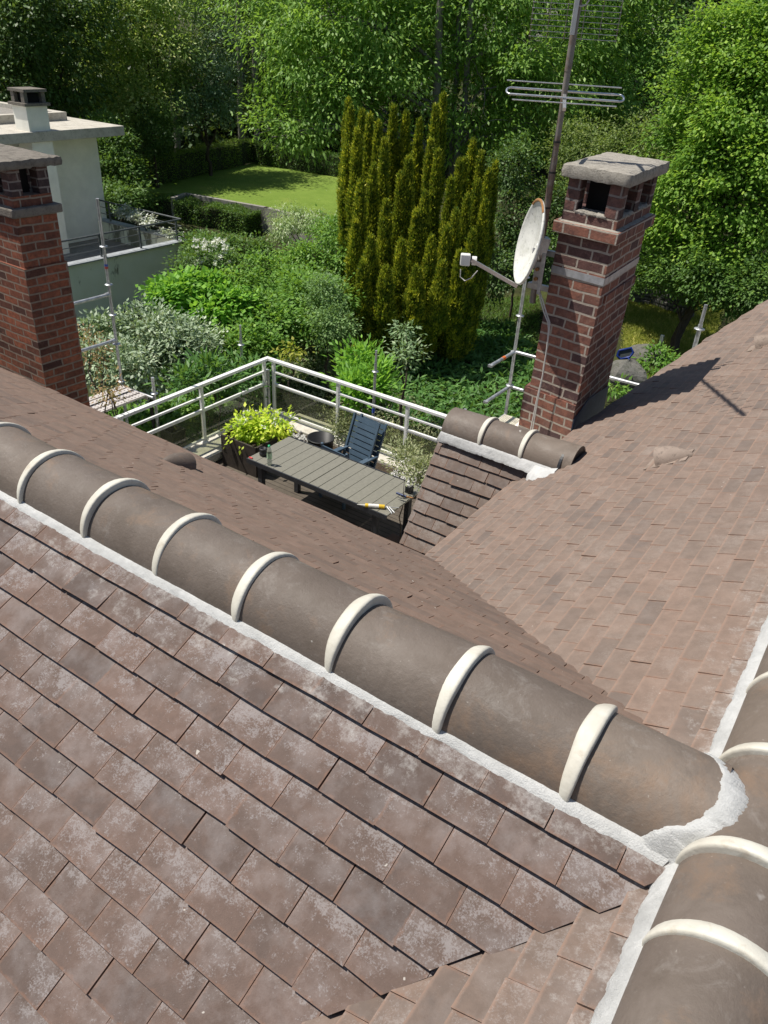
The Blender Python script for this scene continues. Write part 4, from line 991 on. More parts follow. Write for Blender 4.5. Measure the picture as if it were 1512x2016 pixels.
# bushes below the terrace
bush = lambda nm, lab, lob, tot, m, ll, lw, sd, **k: plant(nm, lab, 'shrub', [LB(*a) for a in lob], tot, m, ll, lw, sd, part='foliage', tr=.05, **k)
bush('viburnum_shrub', 'silvery grey green shrub beside the left scaffold', [(300, 665, 18, 66, 50), (205, 668, 18.5, 50, 38), (360, 700, 17.5, 60, 50), (260, 722, 17, 70, 44), (392, 665, 18.5, 38, 36), (190, 710, 17.5, 45, 40)], 16000, lm_silver, .11, .06, 111, clump=.24, per=44, droop=.1, shell=.6)
bush('fig_shrub', 'bright lime leaved shrub below the stained terrace wall', [(345, 585, 20.5, 34, 32), (370, 560, 21, 24, 18), (420, 575, 20.8, 32, 26), (455, 605, 20.4, 34, 28), (410, 625, 20, 36, 24)], 7500, lm_lime, .15, .11, 112, clump=.24, per=40, shell=.6)
bush('privet_shrub', 'mid green shrub in front of the retaining wall, left of the yews', [(610, 510, 26, 50, 26), (665, 500, 26, 34, 40), (590, 545, 24.5, 50, 26), (520, 530, 25, 40, 26), (480, 555, 24, 34, 24), (650, 455, 28, 32, 20), (560, 575, 23.5, 45, 22)], 17000, lm_mid, .11, .065, 113, clump=.34, per=100, shell=.6)
bush('glossy_shrub', 'deep green glossy shrub in the shade, left of the yews above the railing corner', [(600, 590, 21.8, 52, 30), (520, 610, 20.8, 36, 28), (545, 640, 20.2, 40, 26), (655, 590, 21.5, 32, 34), (610, 630, 20.6, 34, 24), (480, 660, 19.4, 36, 28), (440, 690, 18.6, 42, 26), (520, 690, 19, 34, 20)], 14000, lm_mid, .12, .075, 114, clump=.32, per=100, shell=.6)
bush('pale_shrub', 'pale green small leaved shrub touching the left side of the yews', [(655, 640, 19.5, 38, 40), (640, 580, 20.5, 35, 35)], 6000, leaf_mat('pale_leaf', (.05, .09, .03), (.09, .15, .05), (.17, .24, .10), .4, .3), .075, .04, 115, clump=.2)
bush('variegated_climber', 'cream and green climber spilling over the retaining wall corner', [(590, 432, 30, 60, 20), (560, 450, 29, 30, 22), (640, 445, 29.5, 40, 18)], 6000, lm_vari, .12, .035, 116, clump=.22, droop=1.)
bush('rose_bush', 'rose bush with white flowers beside the neighbouring terrace corner', [(410, 500, 26, 45, 35), (385, 530, 25, 45, 40), (440, 530, 25, 45, 35)], 8000, lm_hedge, .10, .06, 117, clump=.24)
r9 = np.random.default_rng(9)
rose = [o for o in sc.objects if o.name.startswith('rose_bush')][0]
for k in range(46):
    c = atd(r9.uniform(380, 450), r9.uniform(470, 525), 24.7+r9.normal()*.2)
    leaf_mesh('flower', c+r9.normal(size=(14, 3))*.03, unit(14, r9)+V3(0, 0, .5), unit(14, r9)+Zv, .07, .06, r9.random(14), lm_white, rose)
bush('boxwood_shrub', 'low dark shrubs along the foot of the clipped hedge by the retaining wall', [(400, 478, 28.5, 40, 14), (465, 488, 28, 40, 16), (515, 492, 27.6, 30, 16)], 6000, lm_hedge, .10, .06, 128, clump=.26, per=50)
bush('cherry_laurel', 'bright green upright laurel below the right railing', [(710, 720, 15.5, 26, 45), (735, 750, 14.8, 30, 35), (700, 765, 14.8, 25, 30)], 2600, lm_lime, .15, .05, 118, clump=.2, per=18, droop=-.5)
bush('rhododendron_bush', 'pale leaved shrub sprig in front of the yew base', [(800, 700, 17.5, 32, 22), (800, 655, 18.5, 20, 22)], 650, leaf_mat('pale_sprig', (.06, .10, .045), (.11, .16, .08), (.24, .27, .17), .35, .25), .12, .05, 119, clump=.2, per=14)
bush('golden_sprig', 'small yellow leaved sprig in the shade behind the railing corner', [(572, 692, 17, 15, 10)], 170, lm_yellow, .10, .06, 120, clump=.16, per=14)
bush('lily_clump', 'long leaved green plants behind the left railing', [(420, 735, 13.4, 42, 22), (370, 750, 13.2, 30, 20), (490, 740, 13.8, 30, 22)], 1300, lm_cover, .16, .05, 121, clump=.2, per=16, droop=-.2)
bush('rusty_weed', 'thin reddish brown weeds beside the left chimney', [(180, 690, 13, 26, 40), (215, 765, 11.2, 30, 20)], 700, leaf_mat('rusty_leaf', (.10, .07, .035), (.16, .10, .05), (.12, .14, .05), .6, .3), .06, .025, 122, clump=.15, per=12)
bush('white_blossom_bush', 'low bush of pale lilac blossoms behind the neighbouring railing', [(250, 418, 30.5, 26, 9), (285, 432, 30, 22, 8), (335, 458, 29.4, 12, 6)], 1600, leaf_mat('lilac_blossom', (.10, .13, .08), (.45, .42, .46), (.62, .58, .62), .6, .3), .09, .07, 123, clump=.14, base=(-25, 18.3, -5.7))
bush('holly_shrub', 'dark leafy shrubs in shade right of the yews, behind the dish', [(1010, 330, 28, 40, 50), (1020, 430, 27.5, 45, 50), (1050, 500, 27, 45, 50), (980, 540, 26.5, 35, 45), (1080, 420, 28.5, 50, 60)], 15000, lm_dark, .11, .06, 126, clump=.3)
bush('bramble_shrub', 'low dark bushes under the bright tree, above the stone wall', [(1290, 545, 28, 45, 28), (1370, 565, 26, 50, 26), (1450, 580, 24.6, 55, 32), (1500, 560, 24, 45, 42), (1250, 480, 29, 40, 60), (1330, 535, 25.2, 40, 28), (1400, 545, 24.4, 50, 34)], 17000, lm_hedge, .11, .06, 127, clump=.3)
# far wood behind everything
r9 = np.random.default_rng(33); FL = []
for x in np.linspace(-260, 1780, 46):
    for y in (250, 120, 0, -110): FL.append(LB(x+r9.normal()*20, y+r9.normal()*20-(10 if x > 900 else 0), 62+r9.normal()*5+6*(y < 100), 60, 60))
P, D, Nn, R_ = lobe_leaves(FL, 120000, r9, clump=1.2, per=40, shell=.2)
leaf_mesh('far_wood', P, D, Nn, .46*(.7+.6*r9.random(len(P))), .32, R_, leaf_mat('far_wood_leaf', (.014, .028, .010), (.022, .042, .014), (.045, .075, .022), .5, .2), label='dark wood behind the garden trees', cat='wood', kind='stuff')
# trunks one can make out in the gap
for k, (x, y0_, y1_, d) in enumerate(((475, 240, -20, 51), (505, 230, -20, 53), (340, 130, -30, 53))):
    t0 = up_trunk(x, y0_, x+4, y1_, d, 6, 40+k); t = thing('bare_trunk', t0[0], ('slim grey trunk standing in the dark gap above the hedge', 'darker slim trunk just right of the grey one in the gap', 'pale trunk behind the sunlit olive tinged tree')[k], 'tree')
    MB().tube(t0, list(np.linspace(.2, .12, len(t0))), 9).build('trunk', m_bark, t)
    P, D, Nn, R_ = lobe_leaves([(t0[-1], (1.8, 1.8, 1.2))], 900, r9, clump=.5); leaf_mesh('crown', P, D, Nn, .18, .09, R_, lm_dark, t)

# columnar yews
def yew(name, label, spires, seed, dens=460):
    r = np.random.default_rng(seed); z0s = []
    pts = [atd(x, y, d) for x, y, d, _ in spires]; c = sum(pts)/len(pts)
    base = V3(c[0], c[1], float(gz(c[0], c[1]))); t = thing(name, base, label, 'tree')
    b = MB(); Ps, Ds, Ns, Rs = [], [], [], []
    for (x, y, d, rad), top in zip(spires, pts):
        foot = V3(base[0]+(top[0]-base[0])*.55, base[1]+(top[1]-base[1])*.55, base[2]); H = top[2]-foot[2]
        bend = V3(top[0]-foot[0], top[1]-foot[1], 0)
        ax = lambda s: foot+V3(0, 0, H)*s[:, None]+bend*(np.minimum(1, s*1.7)**.8)[:, None] if hasattr(s, '__len__') else foot+V3(0, 0, H*s)+bend*min(1, s*1.7)**.8
        b.tube([ax(s) for s in np.linspace(0, .93, 7)], list(np.linspace(.07, .012, 7)), 6)
        # many small upswept sprays, each a tuft of needles
        n = int(dens*H*rad/.3); s = .06+.94*r.random(n)**.85; th = r.uniform(0, 2*math.pi, n)
        prof = rad*.95*np.clip(1-((s-.25)/.75).clip(0)**1.7, 0, 1)**.85*(.85+.15*np.sin(s*23+x)+.10*np.sin(th*3+s*31))
        rr = prof*(.62+.46*r.random(n)+.25*(r.random(n) > .9))
        P = ax(s)+np.stack([rr*np.cos(th), rr*np.sin(th), np.zeros(n)], 1)
        k = 9; idx = np.repeat(np.arange(n), k); m = n*k
        o3 = np.stack([np.cos(th), np.sin(th), np.zeros(n)], 1)[idx]
        Ps.append(P[idx]+r.normal(size=(m, 3))*V3(.030, .030, .045)); Ds.append(o3*.45+V3(0, 0, .95)+r.normal(size=(m, 3))*.36); Ns.append(o3*.8+V3(0, 0, .5)+r.normal(size=(m, 3))*.5)
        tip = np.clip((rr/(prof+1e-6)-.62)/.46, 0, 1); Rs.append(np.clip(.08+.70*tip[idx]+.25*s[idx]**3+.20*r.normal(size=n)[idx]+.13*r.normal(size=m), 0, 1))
    b.build('stems_or_core', m_barkd, t)
    P = np.vstack(Ps); n = len(P); s = .7+.6*r.random(n)
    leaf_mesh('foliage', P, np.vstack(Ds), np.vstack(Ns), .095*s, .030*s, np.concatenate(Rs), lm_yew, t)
yew('columnar_yew', 'tall columnar yew of many yellow green spires, left and taller one of the pair', [
    (690, 215, 26.5, .34), (712, 222, 25.8, .30), (728, 232, 25.2, .26), (745, 245, 24.8, .30), (757, 280, 24.2, .28), (703, 260, 24.8, .30), (683, 290, 25.2, .28), (805, 315, 23.2, .36), (790, 345, 23.2, .28), (775, 215, 27, .34), (800, 225, 27, .34),
    (826, 240, 26.5, .32), (858, 213, 25.5, .26), (873, 190, 26.2, .30), (848, 280, 24.2, .26), (862, 300, 24, .26), (838, 385, 22.4, .28), (710, 360, 23.2, .32), (735, 330, 23.8, .32), (760, 400, 22.6, .32), (700, 440, 22.6, .30), (820, 420, 22.4, .32), (685, 200, 27.2, .3), (730, 470, 22.0, .34), (790, 480, 21.9, .34), (850, 470, 22., .32), (715, 520, 21.4, .40), (760, 530, 21.3, .42), (820, 530, 21.3, .42), (870, 520, 21.4, .38)], 201)
yew('columnar_yew', 'shorter columnar yew with fine spires, right one of the pair behind the dish', [
    (888, 355, 23.0, .26), (905, 320, 23.8, .24), (915, 315, 24.2, .22), (932, 280, 24.6, .26), (948, 305, 24.3, .24), (962, 340, 23.9, .26), (975, 325, 24.4, .24), (940, 360, 23.3, .26), (920, 390, 22.8, .26), (898, 420, 22.4, .28), (955, 400, 23, .28), (880, 450, 22.2, .26), (930, 460, 22.2, .30), (905, 500, 21.9, .3)], 202)

# hedges
def hedge(name, label, a, c, w_, h, tot, mat, seed, ll=.08):
    r = np.random.default_rng(seed); a, c = np.array(a, float), np.array(c, float); d = c-a; L = np.linalg.norm(d[:2]); d = d/L; s = V3(-d[1], d[0], 0)/np.linalg.norm(d[:2])
    t = thing(name, (a+c)/2, label, 'hedge')
    MB().box((a+c)/2+Zv*h*.48, (L-.12, w_-.16, h*.94-.06), (d/np.linalg.norm(d), s, Zv)).build('stems_or_core', m_hcore, t)  # added solid core box; its dark colour stands for shade inside the hedge
    f = r.random(tot); u = r.random(tot); v = r.random(tot)
    k = np.where(f < .40, 0, np.where(f < .66, 1, np.where(f < .9, 2, 3)))
    P = np.zeros((tot, 3)); N_ = np.zeros((tot, 3)); dep = r.random(tot)**2*.10
    for i in range(tot):
        pass
    z = np.where(k == 0, h-dep, v*h); y = np.where(k == 0, (v-.5)*w_, np.where(k == 1, -w_/2+dep, np.where(k == 2, w_/2-dep, (v-.5)*w_))); x = np.where(k == 3, np.where(u > .5, L-dep, dep), u*L)
    z = np.where(k == 3, r.random(tot)*h, z)
    wob = .06*np.sin(x*2.1+seed)+.05*np.sin(x*4.7+y*3)
    P = a+d*x[:, None]+s*(y+np.where(k > 0, wob, 0))[:, None]+Zv*(z+np.where(k == 0, wob, 0)+.02*r.normal(size=tot))[:, None]
    N_ = np.where((k == 0)[:, None], Zv, np.where((k == 1)[:, None], -s, np.where((k == 2)[:, None], s, d)))
    Dd = N_*.6+r.normal(size=(tot, 3))*.7; Nn = N_+r.normal(size=(tot, 3))*.6+Zv*.4
    sz = .7+.6*r.random(tot)
    leaf_mesh('foliage', P, Dd, Nn, ll*sz, ll*.55*sz, np.clip(r.normal(size=tot)*.25+.45, 0, 1), mat, t)
m_hcore = simple('hedge_inner_dark', (.030, .038, .014), .95)  # dark core colour in place of shade between the leaves
g = lambda x, y, z=-6: atz(x, y, z)
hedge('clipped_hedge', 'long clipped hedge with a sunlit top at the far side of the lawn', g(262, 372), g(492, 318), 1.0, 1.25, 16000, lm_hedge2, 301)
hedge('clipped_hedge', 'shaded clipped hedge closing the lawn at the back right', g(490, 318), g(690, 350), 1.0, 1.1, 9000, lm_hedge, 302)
ha, hb = atz(366, 383, -6), atz(525, 411, -6); hd = (hb-ha)/np.linalg.norm(hb-ha); hs = V3(hd[1], -hd[0], 0); hs = hs if hs@(CAM-ha) > 0 else -hs
hedge('clipped_hedge', 'dark clipped hedge standing against the grey retaining wall', V3(*(ha-hd*6+hs*.75)[:2], -7.2), V3(*(hb-hd*.2+hs*.75)[:2], -7.2), 1.2, 1.12, 26000, lm_hedge, 303)
# retaining wall
m_conc = stone_mat('grey_garden_concrete', (.30, .285, .26), (.15, .14, .125), 4, .006)
gw = thing('retaining_wall', (ha+hb)/2, 'weathered grey concrete retaining wall along the lawn edge', 'wall')
w2 = atz(690, 453, -6); w3 = w2+(w2-hb)*1.2
for (p, q) in ((ha, hb), (hb, w2), (w2, w3)):
    d = q-p; L = np.linalg.norm(d); d /= L; s = np.cross(Zv, d)
    MB().box((p+q)/2+V3(0, 0, -.68), (L+.2, .22, 1.5), (d, s, Zv)).build('wall_section', m_conc, gw)
d = atz(340, 392, -6)-ha; L = np.linalg.norm(d)
MB().box(ha+d*.5+V3(0, 0, -.63), (L, .22, 1.4), (d/L, np.cross(Zv, d/L), Zv)).build('wall_section', m_conc, gw)

# ground cover and grass
r9 = np.random.default_rng(44)
def scatter(name, poly, n, mat, L, Wd, label, cat, up=.4, zoff=.0, h=.25, bladey=False):
    """leaves over a patch of ground"""
    q = [atz(x, y, -7.0) for x, y in poly]; xs = np.array([p[0] for p in q]); ys = np.array([p[1] for p in q])
    P = np.stack([r9.uniform(xs.min(), xs.max(), n*3), r9.uniform(ys.min(), ys.max(), n*3)], 1)
    ins = np.zeros(len(P), bool); j = len(q)-1
    for i in range(len(q)):
        c = ((ys[i] > P[:, 1]) != (ys[j] > P[:, 1])) & (P[:, 0] < (xs[j]-xs[i])*(P[:, 1]-ys[i])/(ys[j]-ys[i]+1e-9)+xs[i]); ins ^= c; j = i
    P = P[ins][:n]; m = len(P)
    P3 = np.stack([P[:, 0], P[:, 1], gz(P[:, 0], P[:, 1])+r9.random(m)*h], 1)
    D = r9.normal(size=(m, 3))*V3(1, 1, .3)+V3(0, 0, up); N_ = Zv+r9.normal(size=(m, 3))*.4
    s = .6+.7*r9.random(m)
    leaf_mesh(name, P3, D, N_, L*s, Wd*s, r9.random(m), mat, label=label, cat=cat, kind='stuff')
scatter('ground_cover', [(700, 740), (820, 690), (870, 640), (1000, 640), (1060, 700), (1060, 840), (900, 860), (760, 830)], 9000, lm_cover, .24, .07, 'broad leaved ground cover between the yews and the right scaffold', 'ground cover')
scatter('ivy_cover', [(430, 760), (560, 700), (690, 690), (690, 770), (560, 800)], 3500, lm_dark, .12, .07, 'dark ivy on the shaded ground behind the railing corner', 'ground cover', h=.12)
scatter('weed_cover', [(180, 820), (470, 690), (535, 690), (545, 830), (380, 930)], 20000, lm_mid, .20, .09, 'bright weedy ground seen through the left glass panels', 'weeds', h=.4)
scatter('dry_weeds', [(555, 700), (690, 740), (900, 850), (880, 930), (560, 830)], 6000, lm_olgrey, .12, .035, 'dry grey green weeds on the bank outside the right railing', 'weeds', .7, h=.3)
scatter('rough_grass', [(1225, 690), (1235, 590), (1330, 600), (1420, 610), (1400, 700), (1270, 760)], 26000, lm_grass, .17, .018, 'rough sunlit grass between the right chimney and the stone wall', 'grass', 1.2, h=.02)
scatter('shade_grass', [(880, 700), (900, 590), (1060, 590), (1060, 700)], 8000, lm_hedge, .16, .02, 'shaded grass right of the yews', 'grass', 1., h=.02)
# rocks, stone wall, net, stake at the right
def rock(c, s, seed, label):
    r = np.random.default_rng(seed); rows = []
    ph = r.random(6)*6
    for t in np.linspace(.02, math.pi-.02, 12):
        rows.append([V3(*c)+V3(s[0]*math.sin(t)*math.cos(q)*(1+.16*math.sin(2*q+ph[0])+.10*math.sin(5*q+ph[1]+3*t)), s[1]*math.sin(t)*math.sin(q)*(1+.14*math.sin(3*q+ph[2])), s[2]*math.cos(t)*(1+.12*math.sin(2*q+ph[3]))) for q in np.linspace(0, 2*math.pi, 18, endpoint=False)])
    b = MB(); b.grid(rows, False, True); tag(b.build('boulder', m_rock), label, 'rock')
m_rock = stone_mat('grey_rock', (.17, .165, .15), (.07, .08, .05), 5, .03)
rock(atz(1232, 738, -6.75), (.62, .55, .42), 1, 'mossy grey boulder low against the right chimney')
rock(atz(1275, 705, -6.8), (.55, .5, .40), 2, 'grey boulder behind the blue net, half in the plants')
sw = [atz(1238, 592, -6.95), atz(1290, 600, -6.95), atz(1350, 622, -6.95)]
swt = thing('dry_stone_wall', sw[1], 'low dry stone wall in the shade under the bright tree', 'wall')
b = MB(); r9b = np.random.default_rng(5)
for (p, q) in zip(sw[:-1], sw[1:]):
    d = q-p; L = np.linalg.norm(d); d /= L; s = np.cross(Zv, d)
    for row in range(6):
        u = 0
        while u < L:
            ln = r9b.uniform(.2, .5); b.box(p+d*(u+ln/2)+Zv*(.08+.14*row)+s*r9b.normal()*.03, (ln-.02, .3, .12+r9b.normal()*.01), (d+r9b.normal(size=3)*.03, s, Zv)); u += ln
b.build('stones', m_rock, swt, bevel=.015)
plant('fern_patch', 'leafy green plants behind the boulders at the roof edge', 'shrub', [LB(1300, 715, 25, 40, 20), (LB(1265, 745, 24.5, 20, 14)), LB(1215, 765, 22, 14, 12)], 1800, lm_mid, .16, .06, 124, part='foliage', tr=.03, clump=.2, per=16)
nt_ = thing('pool_net', atz(1236, 710, -6.3), 'blue framed pool net leaning on the boulders beside the right chimney', 'net')
npx = [(1219, 690), (1243, 685), (1247, 694), (1240, 703), (1222, 707), (1215, 700)]
npz = [atd(x, y, 24.6) for x, y in npx]
m_blue = simple('blue_plastic', (.010, .032, .19), .4)
MB().tube(npz+[npz[0]], .035, 8).build('frame', m_blue, nt_)
b = MB(); b.poly([p+V3(0, 0, -.02) for p in npz]); b.poly([p+V3(0, 0, -.05) for p in npz][::-1]); b.build('mesh', simple('net_cloth', (.05, .06, .06), .9), nt_)
MB().tube([atd(1236, 704, 24.5), atd(1242, 712, 24.3), atd(1260, 756, 23.4)], .022, 8).build('handle', m_blue, nt_)
st = thing('garden_stake', atz(1297, 690, -7), 'short dark stake with a white top in the rough grass', 'stake')
MB().box(atz(1297, 690, -7)+Zv*.14, (.09, .09, .3)).build('foot', m_barkd, st); MB().box(atz(1297, 690, -7)+Zv*.40, (.10, .10, .22)).build('top', m_white, st)

# terrace plants
pl0 = atz(*W3(600, 500), -4.2)
ph_ = thing('planter_box', (pl0[0], pl0[1], ZT), 'dark slatted planter box at the left end of the table', 'planter')
for k in range(2):
    c = V3(-7.75+.62*k*0, 6.35+.0*k, ZT+.24)
b = MB(); px0, px1, py0, py1 = -8.02, -7.32, 6.20, 6.95
for (cx_, cy_, sx_, sy_) in (((px0+px1)/2, py0, px1-px0, .03), ((px0+px1)/2, py1, px1-px0, .03), (px0, (py0+py1)/2, .03, py1-py0-.03), (px1, (py0+py1)/2, .03, py1-py0-.03)): b.box((cx_, cy_, ZT+.25), (sx_, sy_, .5))
b.build('side', simple('dark_wood', (.045, .036, .030), .7, 0, 12, .3), ph_)
MB().box(((px0+px1)/2, (py0+py1)/2, ZT+.22), (px1-px0-.03, py1-py0-.03, .44)).build('soil', m_soil, ph_)
plant('hydrangea_plant', 'yellow green hydrangea growing in the dark planter box', 'plant', [((-7.66, 6.62, ZT+.58), (.30, .30, .20)), ((-7.48, 6.80, ZT+.60), (.24, .24, .18)), ((-7.80, 6.42, ZT+.52), (.20, .20, .16))], 1500, lm_hydr, .085, .046, 125, part='foliage', tr=.02, base=(-7.66, 6.58, ZT+.44), clump=.13, per=14, droop=.3)
hy = [o for o in sc.objects if o.name.startswith('hydrangea_plant')][0]
for k in range(22):
    c = V3(-7.62, 6.65, ZT+.74)+unit(1, r9)[0]*V3(.34, .34, .10)
    leaf_mesh('flower', c+r9.normal(size=(8, 3))*.015, unit(8, r9)+V3(0, 0, .5), unit(8, r9)+Zv, .03, .025, r9.random(8), lm_white, hy)
for k, (x, y, d, rx, ry, lab) in enumerate(((800, 900, 9.6, 30, 34, 'straggly grey green plant behind the table, beside the railing post'), (828, 925, 9.2, 24, 28, 'straggly brown tipped plant next to the small steep roof'), (672, 838, 12.6, 26, 26, 'thin grey green plant outside the glass right of the railing corner'))):
    l = LB(x, y, d, rx, ry); bs = V3(l[0][0], l[0][1], ZT+.1 if k < 2 else -7)
    plant('potted_weed', lab, 'plant', [l], 900, lm_olgrey, .055, .018, 130+k, part='foliage', tr=.01, base=bs, clump=.09, per=12, droop=-.3, shell=.2)
    if k < 2:
        tt = thing('trough_planter', bs-V3(0, 0, .1), ('brown trough holding the straggly plant beside the railing post', 'brown trough holding the plant next to the small steep roof')[k], 'planter')
        MB().box(bs+V3(0, 0, -.02), (.40, .24, .16)).build('body', simple('brown_plastic', (.10, .055, .035), .6), tt, bevel=.01)

# ------------------------------------------------------------------ scaffolding
def rosette(b, c): b.lathe(c, [(.024, -.012), (.055, -.006), (.06, 0), (.055, .006), (.024, .012)], 14)
m_tape1 = simple('red_tape', (.5, .06, .05), .5); m_tape2 = simple('blue_tape', (.05, .10, .45), .5); m_tapeo = simple('orange_tape', (.65, .16, .04), .5)
def plank(name, par, x0, x1, y0, y1, z, along='y', ribs=True, mat=None):
    b = MB()
    n = 4
    if along == 'y':
        for k in range(n):
            xa = x0+(x1-x0)*k/n; b.box((xa+(x1-x0)/n/2, (y0+y1)/2, z), ((x1-x0)/n-.035, y1-y0, .03))
            b.box((xa+.01, (y0+y1)/2, z-.03), (.012, y1-y0, .06))
        b.box(((x0+x1)/2, y1+.01, z-.03), (x1-x0, .012, .08))
    return b.build(name, mat or m_plank, par)
def plank_mat():
    t = NT('perforated_steel_plank', .5, .4); co = t.coord()
    t.b.inputs['Metallic'].default_value = .25
    c = t.ramp(t.noise(6, 5, .7, co), [(.3, (.52, .47, .44)), (.7, (.66, .62, .58))])
    ck = t.n('TexVoronoi', feature='F1', i_Scale=16., i_Randomness=0.); t.l(co, ck.inputs[0])
    t.col(t.mix(t.ramp(ck.outputs['Distance'], [(.30, 1.), (.34, 0.)]), c, (.14, .11, .10))); return t.m
m_plank = plank_mat()
sA = thing('scaffold', (-9.6, 5.75, -7), 'galvanised scaffold with a tall post, two rails and a perforated deck beside the left chimney', 'scaffolding')
sx_, sy_ = -9.6, 5.72
b = MB(); b.tube([(sx_, sy_, -7), (sx_, sy_, -.82)], .0242, 12)
b.build('post', m_galv, sA)
b = MB()
for z in (-3.45, -2.42+.0, -1.98, -1.45, -2.86): rosette(b, (sx_, sy_, z))
b.build('rosettes', m_galv, sA)
for z in (-2.12, -2.80): MB().tube([(sx_, sy_, z), (sx_, 2.4, z)], .0242, 12).tube([(sx_, sy_-.03, z), (sx_, sy_-.09, z)], .034, 10).build('guard_rail', m_galv, sA)
MB().tube([(sx_, sy_, -1.72), (sx_, sy_, -1.69)], .0248, 12).build('blue_band', m_tape2, sA); MB().tube([(sx_, sy_, -1.755), (sx_, sy_, -1.725)], .0248, 12).build('red_band', m_tape1, sA)
plank('deck_plank', sA, -9.56, -8.98, 2.6, 5.66, -3.50)
MB().tube([(-9.6, 5.72, -3.55), (-8.92, 5.75, -3.55)], .0242, 10).build('transom', m_galv, sA)
MB().tube([(-8.92, 5.76, -7), (-8.92, 5.76, -3.22)], .0242, 12).build('post', m_galv, sA)
b = MB(); rosette(b, (-8.92, 5.76, -3.47)); b.build('rosettes', m_galv, sA)
def lone(x, y, z1, label, zr, bands=()):
    t = thing('scaffold_post', (x, y, -7), label, 'scaffold post', 'scaffold posts around the terrace')
    MB().tube([(x, y, -7), (x, y, z1-.22)], .0242, 12).tube([(x, y, z1-.23), (x, y, z1)], .019, 12).build('tube', m_galv, t)
    b = MB()
    for z in zr: rosette(b, (x, y, z))
    b.build('rosettes', m_galv, t)
    for z, m_ in bands: MB().tube([(x, y, z), (x, y, z+.09)], .0248, 12).build('band', m_, t)
pA = atx(473, 640, -9.4); lone(-9.4, pA[1], pA[2], 'single scaffold post behind the left railing, with a red band', (pA[2]-.35,), ((pA[2]-1.05, m_tape1),))
pB = aty(741, 690, 8.7); lone(pB[0], 8.7, pB[2], 'single scaffold post behind the right railing and the blue chairs', (pB[2]-.36,), ((pB[2]-1.1, m_tape2),))
pC = aty(1390, 600, 7.6); lone(pC[0], 7.6, pC[2], 'scaffold post tip rising past the edge of the large pinkish roof', (pC[2]-.27,))
sB = thing('scaffold', (-4.5, 8.57, -7), 'galvanised scaffold with short rails and a beige perforated deck, left of the right chimney', 'scaffolding')
sx_, sy_ = -4.495, 8.57
MB().tube([(sx_, sy_, -7), (sx_, sy_, -1.3)], .0242, 12).build('post', m_galv, sB)
b = MB()
for z in (-1.42, -1.95, -2.47, -2.98): rosette(b, (sx_, sy_, z))
b.build('rosettes', m_galv, sB)
for z in (-2.47, -3.0):
    MB().tube([(sx_, sy_, z), (-1.9, sy_, z)], .0242, 12).build('guard_rail', m_galv, sB)
    o = MB().tube([(sx_, sy_, z), (sx_, 7.86, z)], .0242, 12).box((sx_, 7.84, z-.0), (.06, .05, .03)).build('guard_rail', m_galv, sB)
MB().tube([(sx_, 8.26, -2.47), (sx_, 8.18, -2.47)], .0252, 12).build('band', m_tapeo, sB)
b = MB()
x0_, x1_, y0_, y1_ = -4.46, -3.2, 7.55, 8.45; nx, ny = 42, 30
# deck with real holes: a lattice of strips
for i in range(nx+1): b.box((x0_+(x1_-x0_)*i/nx, (y0_+y1_)/2, -3.40), (.014, y1_-y0_, .004))
for j in range(ny+1): b.box(((x0_+x1_)/2, y0_+(y1_-y0_)*j/ny, -3.398), (x1_-x0_, .014, .004))
for yb in (y0_, y0_+.3, y0_+.6, y1_): b.box(((x0_+x1_)/2, yb, -3.42), (x1_-x0_, .03, .05))
b.build('deck_plank', simple('beige_steel', (.60, .56, .46), .5), sB)
MB().tube([(sx_, sy_, -3.45), (sx_, 7.5, -3.45)], .0242, 10).build('transom', m_galv, sB)
pD = aty(916, 805, 7.55); MB().tube([(pD[0], 7.55, -7), (pD[0], 7.55, pD[2])], .0215, 10).build('post', m_galv, sB)

# ------------------------------------------------------------------ neighbouring house
nb_ = thing('neighbour_house', (-26, 14, -7), 'white rendered modern house with a flat roof and stained terrace wall, at the left', 'house')
NX, NY = -21.05, 17.68
MB().box((NX-.1, NY-6, -6.15), (.2, 12, 1.9)).box((NX-3.2, NY-.1, -6.15), (6.0, .2, 1.9)).build('terrace_wall', m_stained, nb_)
MB().box((NX-.08, NY-6-.0, -5.18), (.34, 12.1, .04)).box((NX-3.28, NY-.08, -5.178), (6.0, .34, .04)).build('coping', simple('grey_coping', (.33, .35, .37), .6), nb_)
MB().box((NX-3.2, NY-6, -5.85), (6, 11.7, .1)).build('terrace_paving', simple('terrace_paving', (.27, .24, .21), .8), nb_)
b = MB(); zr = -4.50
b.tube([(NX-.1, NY-.12, zr), (NX-.1, NY-11, zr)], .028, 8).tube([(NX-.1, NY-.12, zr), (NX-6, NY-.12, zr)], .028, 8)
for z in (-4.72, -4.94): b.tube([(NX-.1, NY-.12, z), (NX-.1, NY-11, z)], .013, 6).tube([(NX-.1, NY-.12, z), (NX-6, NY-.12, z)], .013, 6)
b.build('railing_bars', m_darkmetal, nb_)
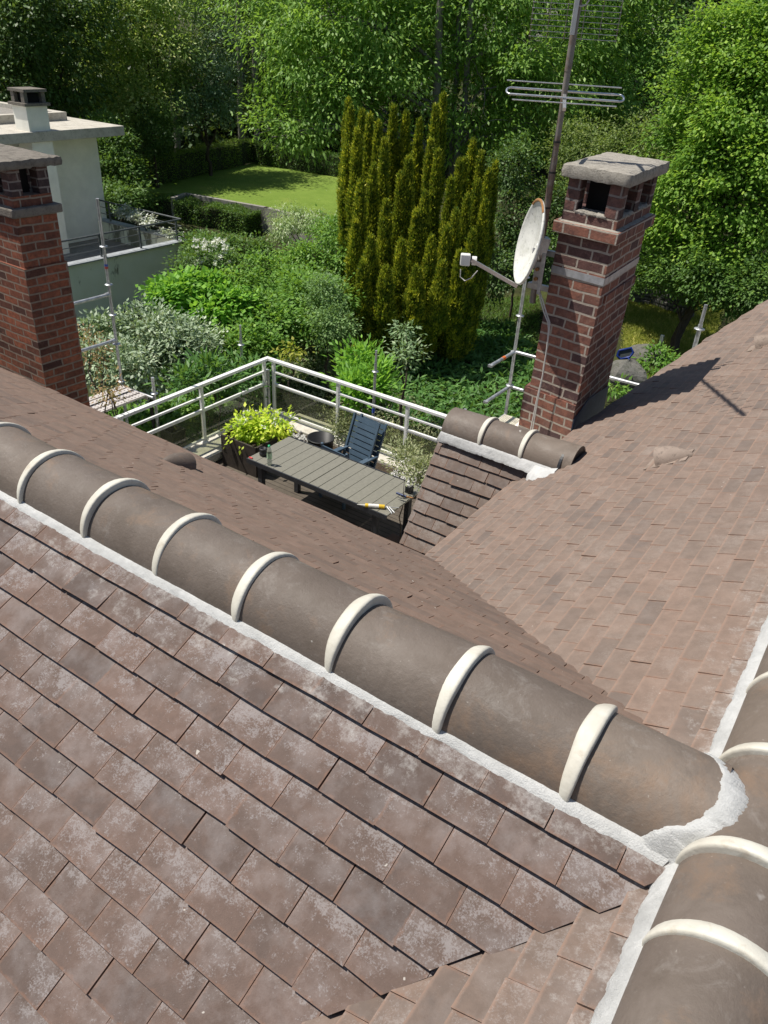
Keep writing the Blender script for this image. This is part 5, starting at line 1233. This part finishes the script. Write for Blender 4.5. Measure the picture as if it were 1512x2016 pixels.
for k in range(8): MB().box((NX-.1, NY-.35-1.55*k, -4.83), (.05, .05, .66)).build('railing_post', m_darkmetal, nb_)
for k in range(4): MB().box((NX-1.9-1.9*k, NY-.12, -4.83), (.05, .05, .66)).build('railing_post', m_darkmetal, nb_)
MB().box((-29.4, 13.3, -4.6), (8.0, 9.05, 4.7)).build('wall', m_render, nb_)
MB().box((-29.2, 13.1, -2.15), (10., 10.0, .30)).build('roof_slab', m_slab, nb_, bevel=.02)
b = MB(); cxm, cym, wx, wy = -30.6, 12.6, 8.6, 9.6
for (cx_, cy_, sx_2, sy_2) in ((cxm+wx/2-.15, cym, .3, wy), (cxm-wx/2+.15, cym, .3, wy), (cxm, cym+wy/2-.15, wx-.6, .3), (cxm, cym-wy/2+.15, wx-.6, .3)): b.box((cx_, cy_, -1.87), (sx_2, sy_2, .26))
b.build('roof_upstand', m_slab, nb_)
MB().box((cxm, cym, -1.94), (wx-.6, wy-.6, .12)).build('roof_gravel', m_gravel, nb_)
nc = thing  # chimney of the neighbour
cc1 = atx(92, 207, -24.3); ca = atx(50, 207, -24.3)
cyR, cyL = cc1[1], ca[1]
zc_ = cc1[2]
nch = MB().box((-24.3-.35, (cyR+cyL)/2, (zc_-5.9)/2), (.7, cyR-cyL, zc_+5.9)).build('chimney', m_render, nb_)
MB().box((-24.65, (cyR+cyL)/2, zc_+.03), (.86, cyR-cyL+.16, .08)).build('chimney_shelf', m_cap2, nch)
for sx2 in (-1, 1):
    for sy2 in (-1, 1): MB().box((-24.65+sx2*.25, (cyR+cyL)/2+sy2*((cyR-cyL)/2-.06), zc_+.22), (.16, .12, .30)).build('pier', m_cap2, nch)
MB().box((-24.65, (cyR+cyL)/2, zc_+.20), (.42, cyR-cyL-.3, .26)).build('shade_fill', m_shade, nch)  # black block painting the shade between the neighbour's chimney piers
MB().box((-24.65, (cyR+cyL)/2, zc_+.41), (.82, cyR-cyL+.06, .08)).build('cap', m_cap2, nch)
tag(MB().box((-21.9, 13.2, -6.98), (2, 2, .04)).build('garden_path', m_conc), kind='structure')
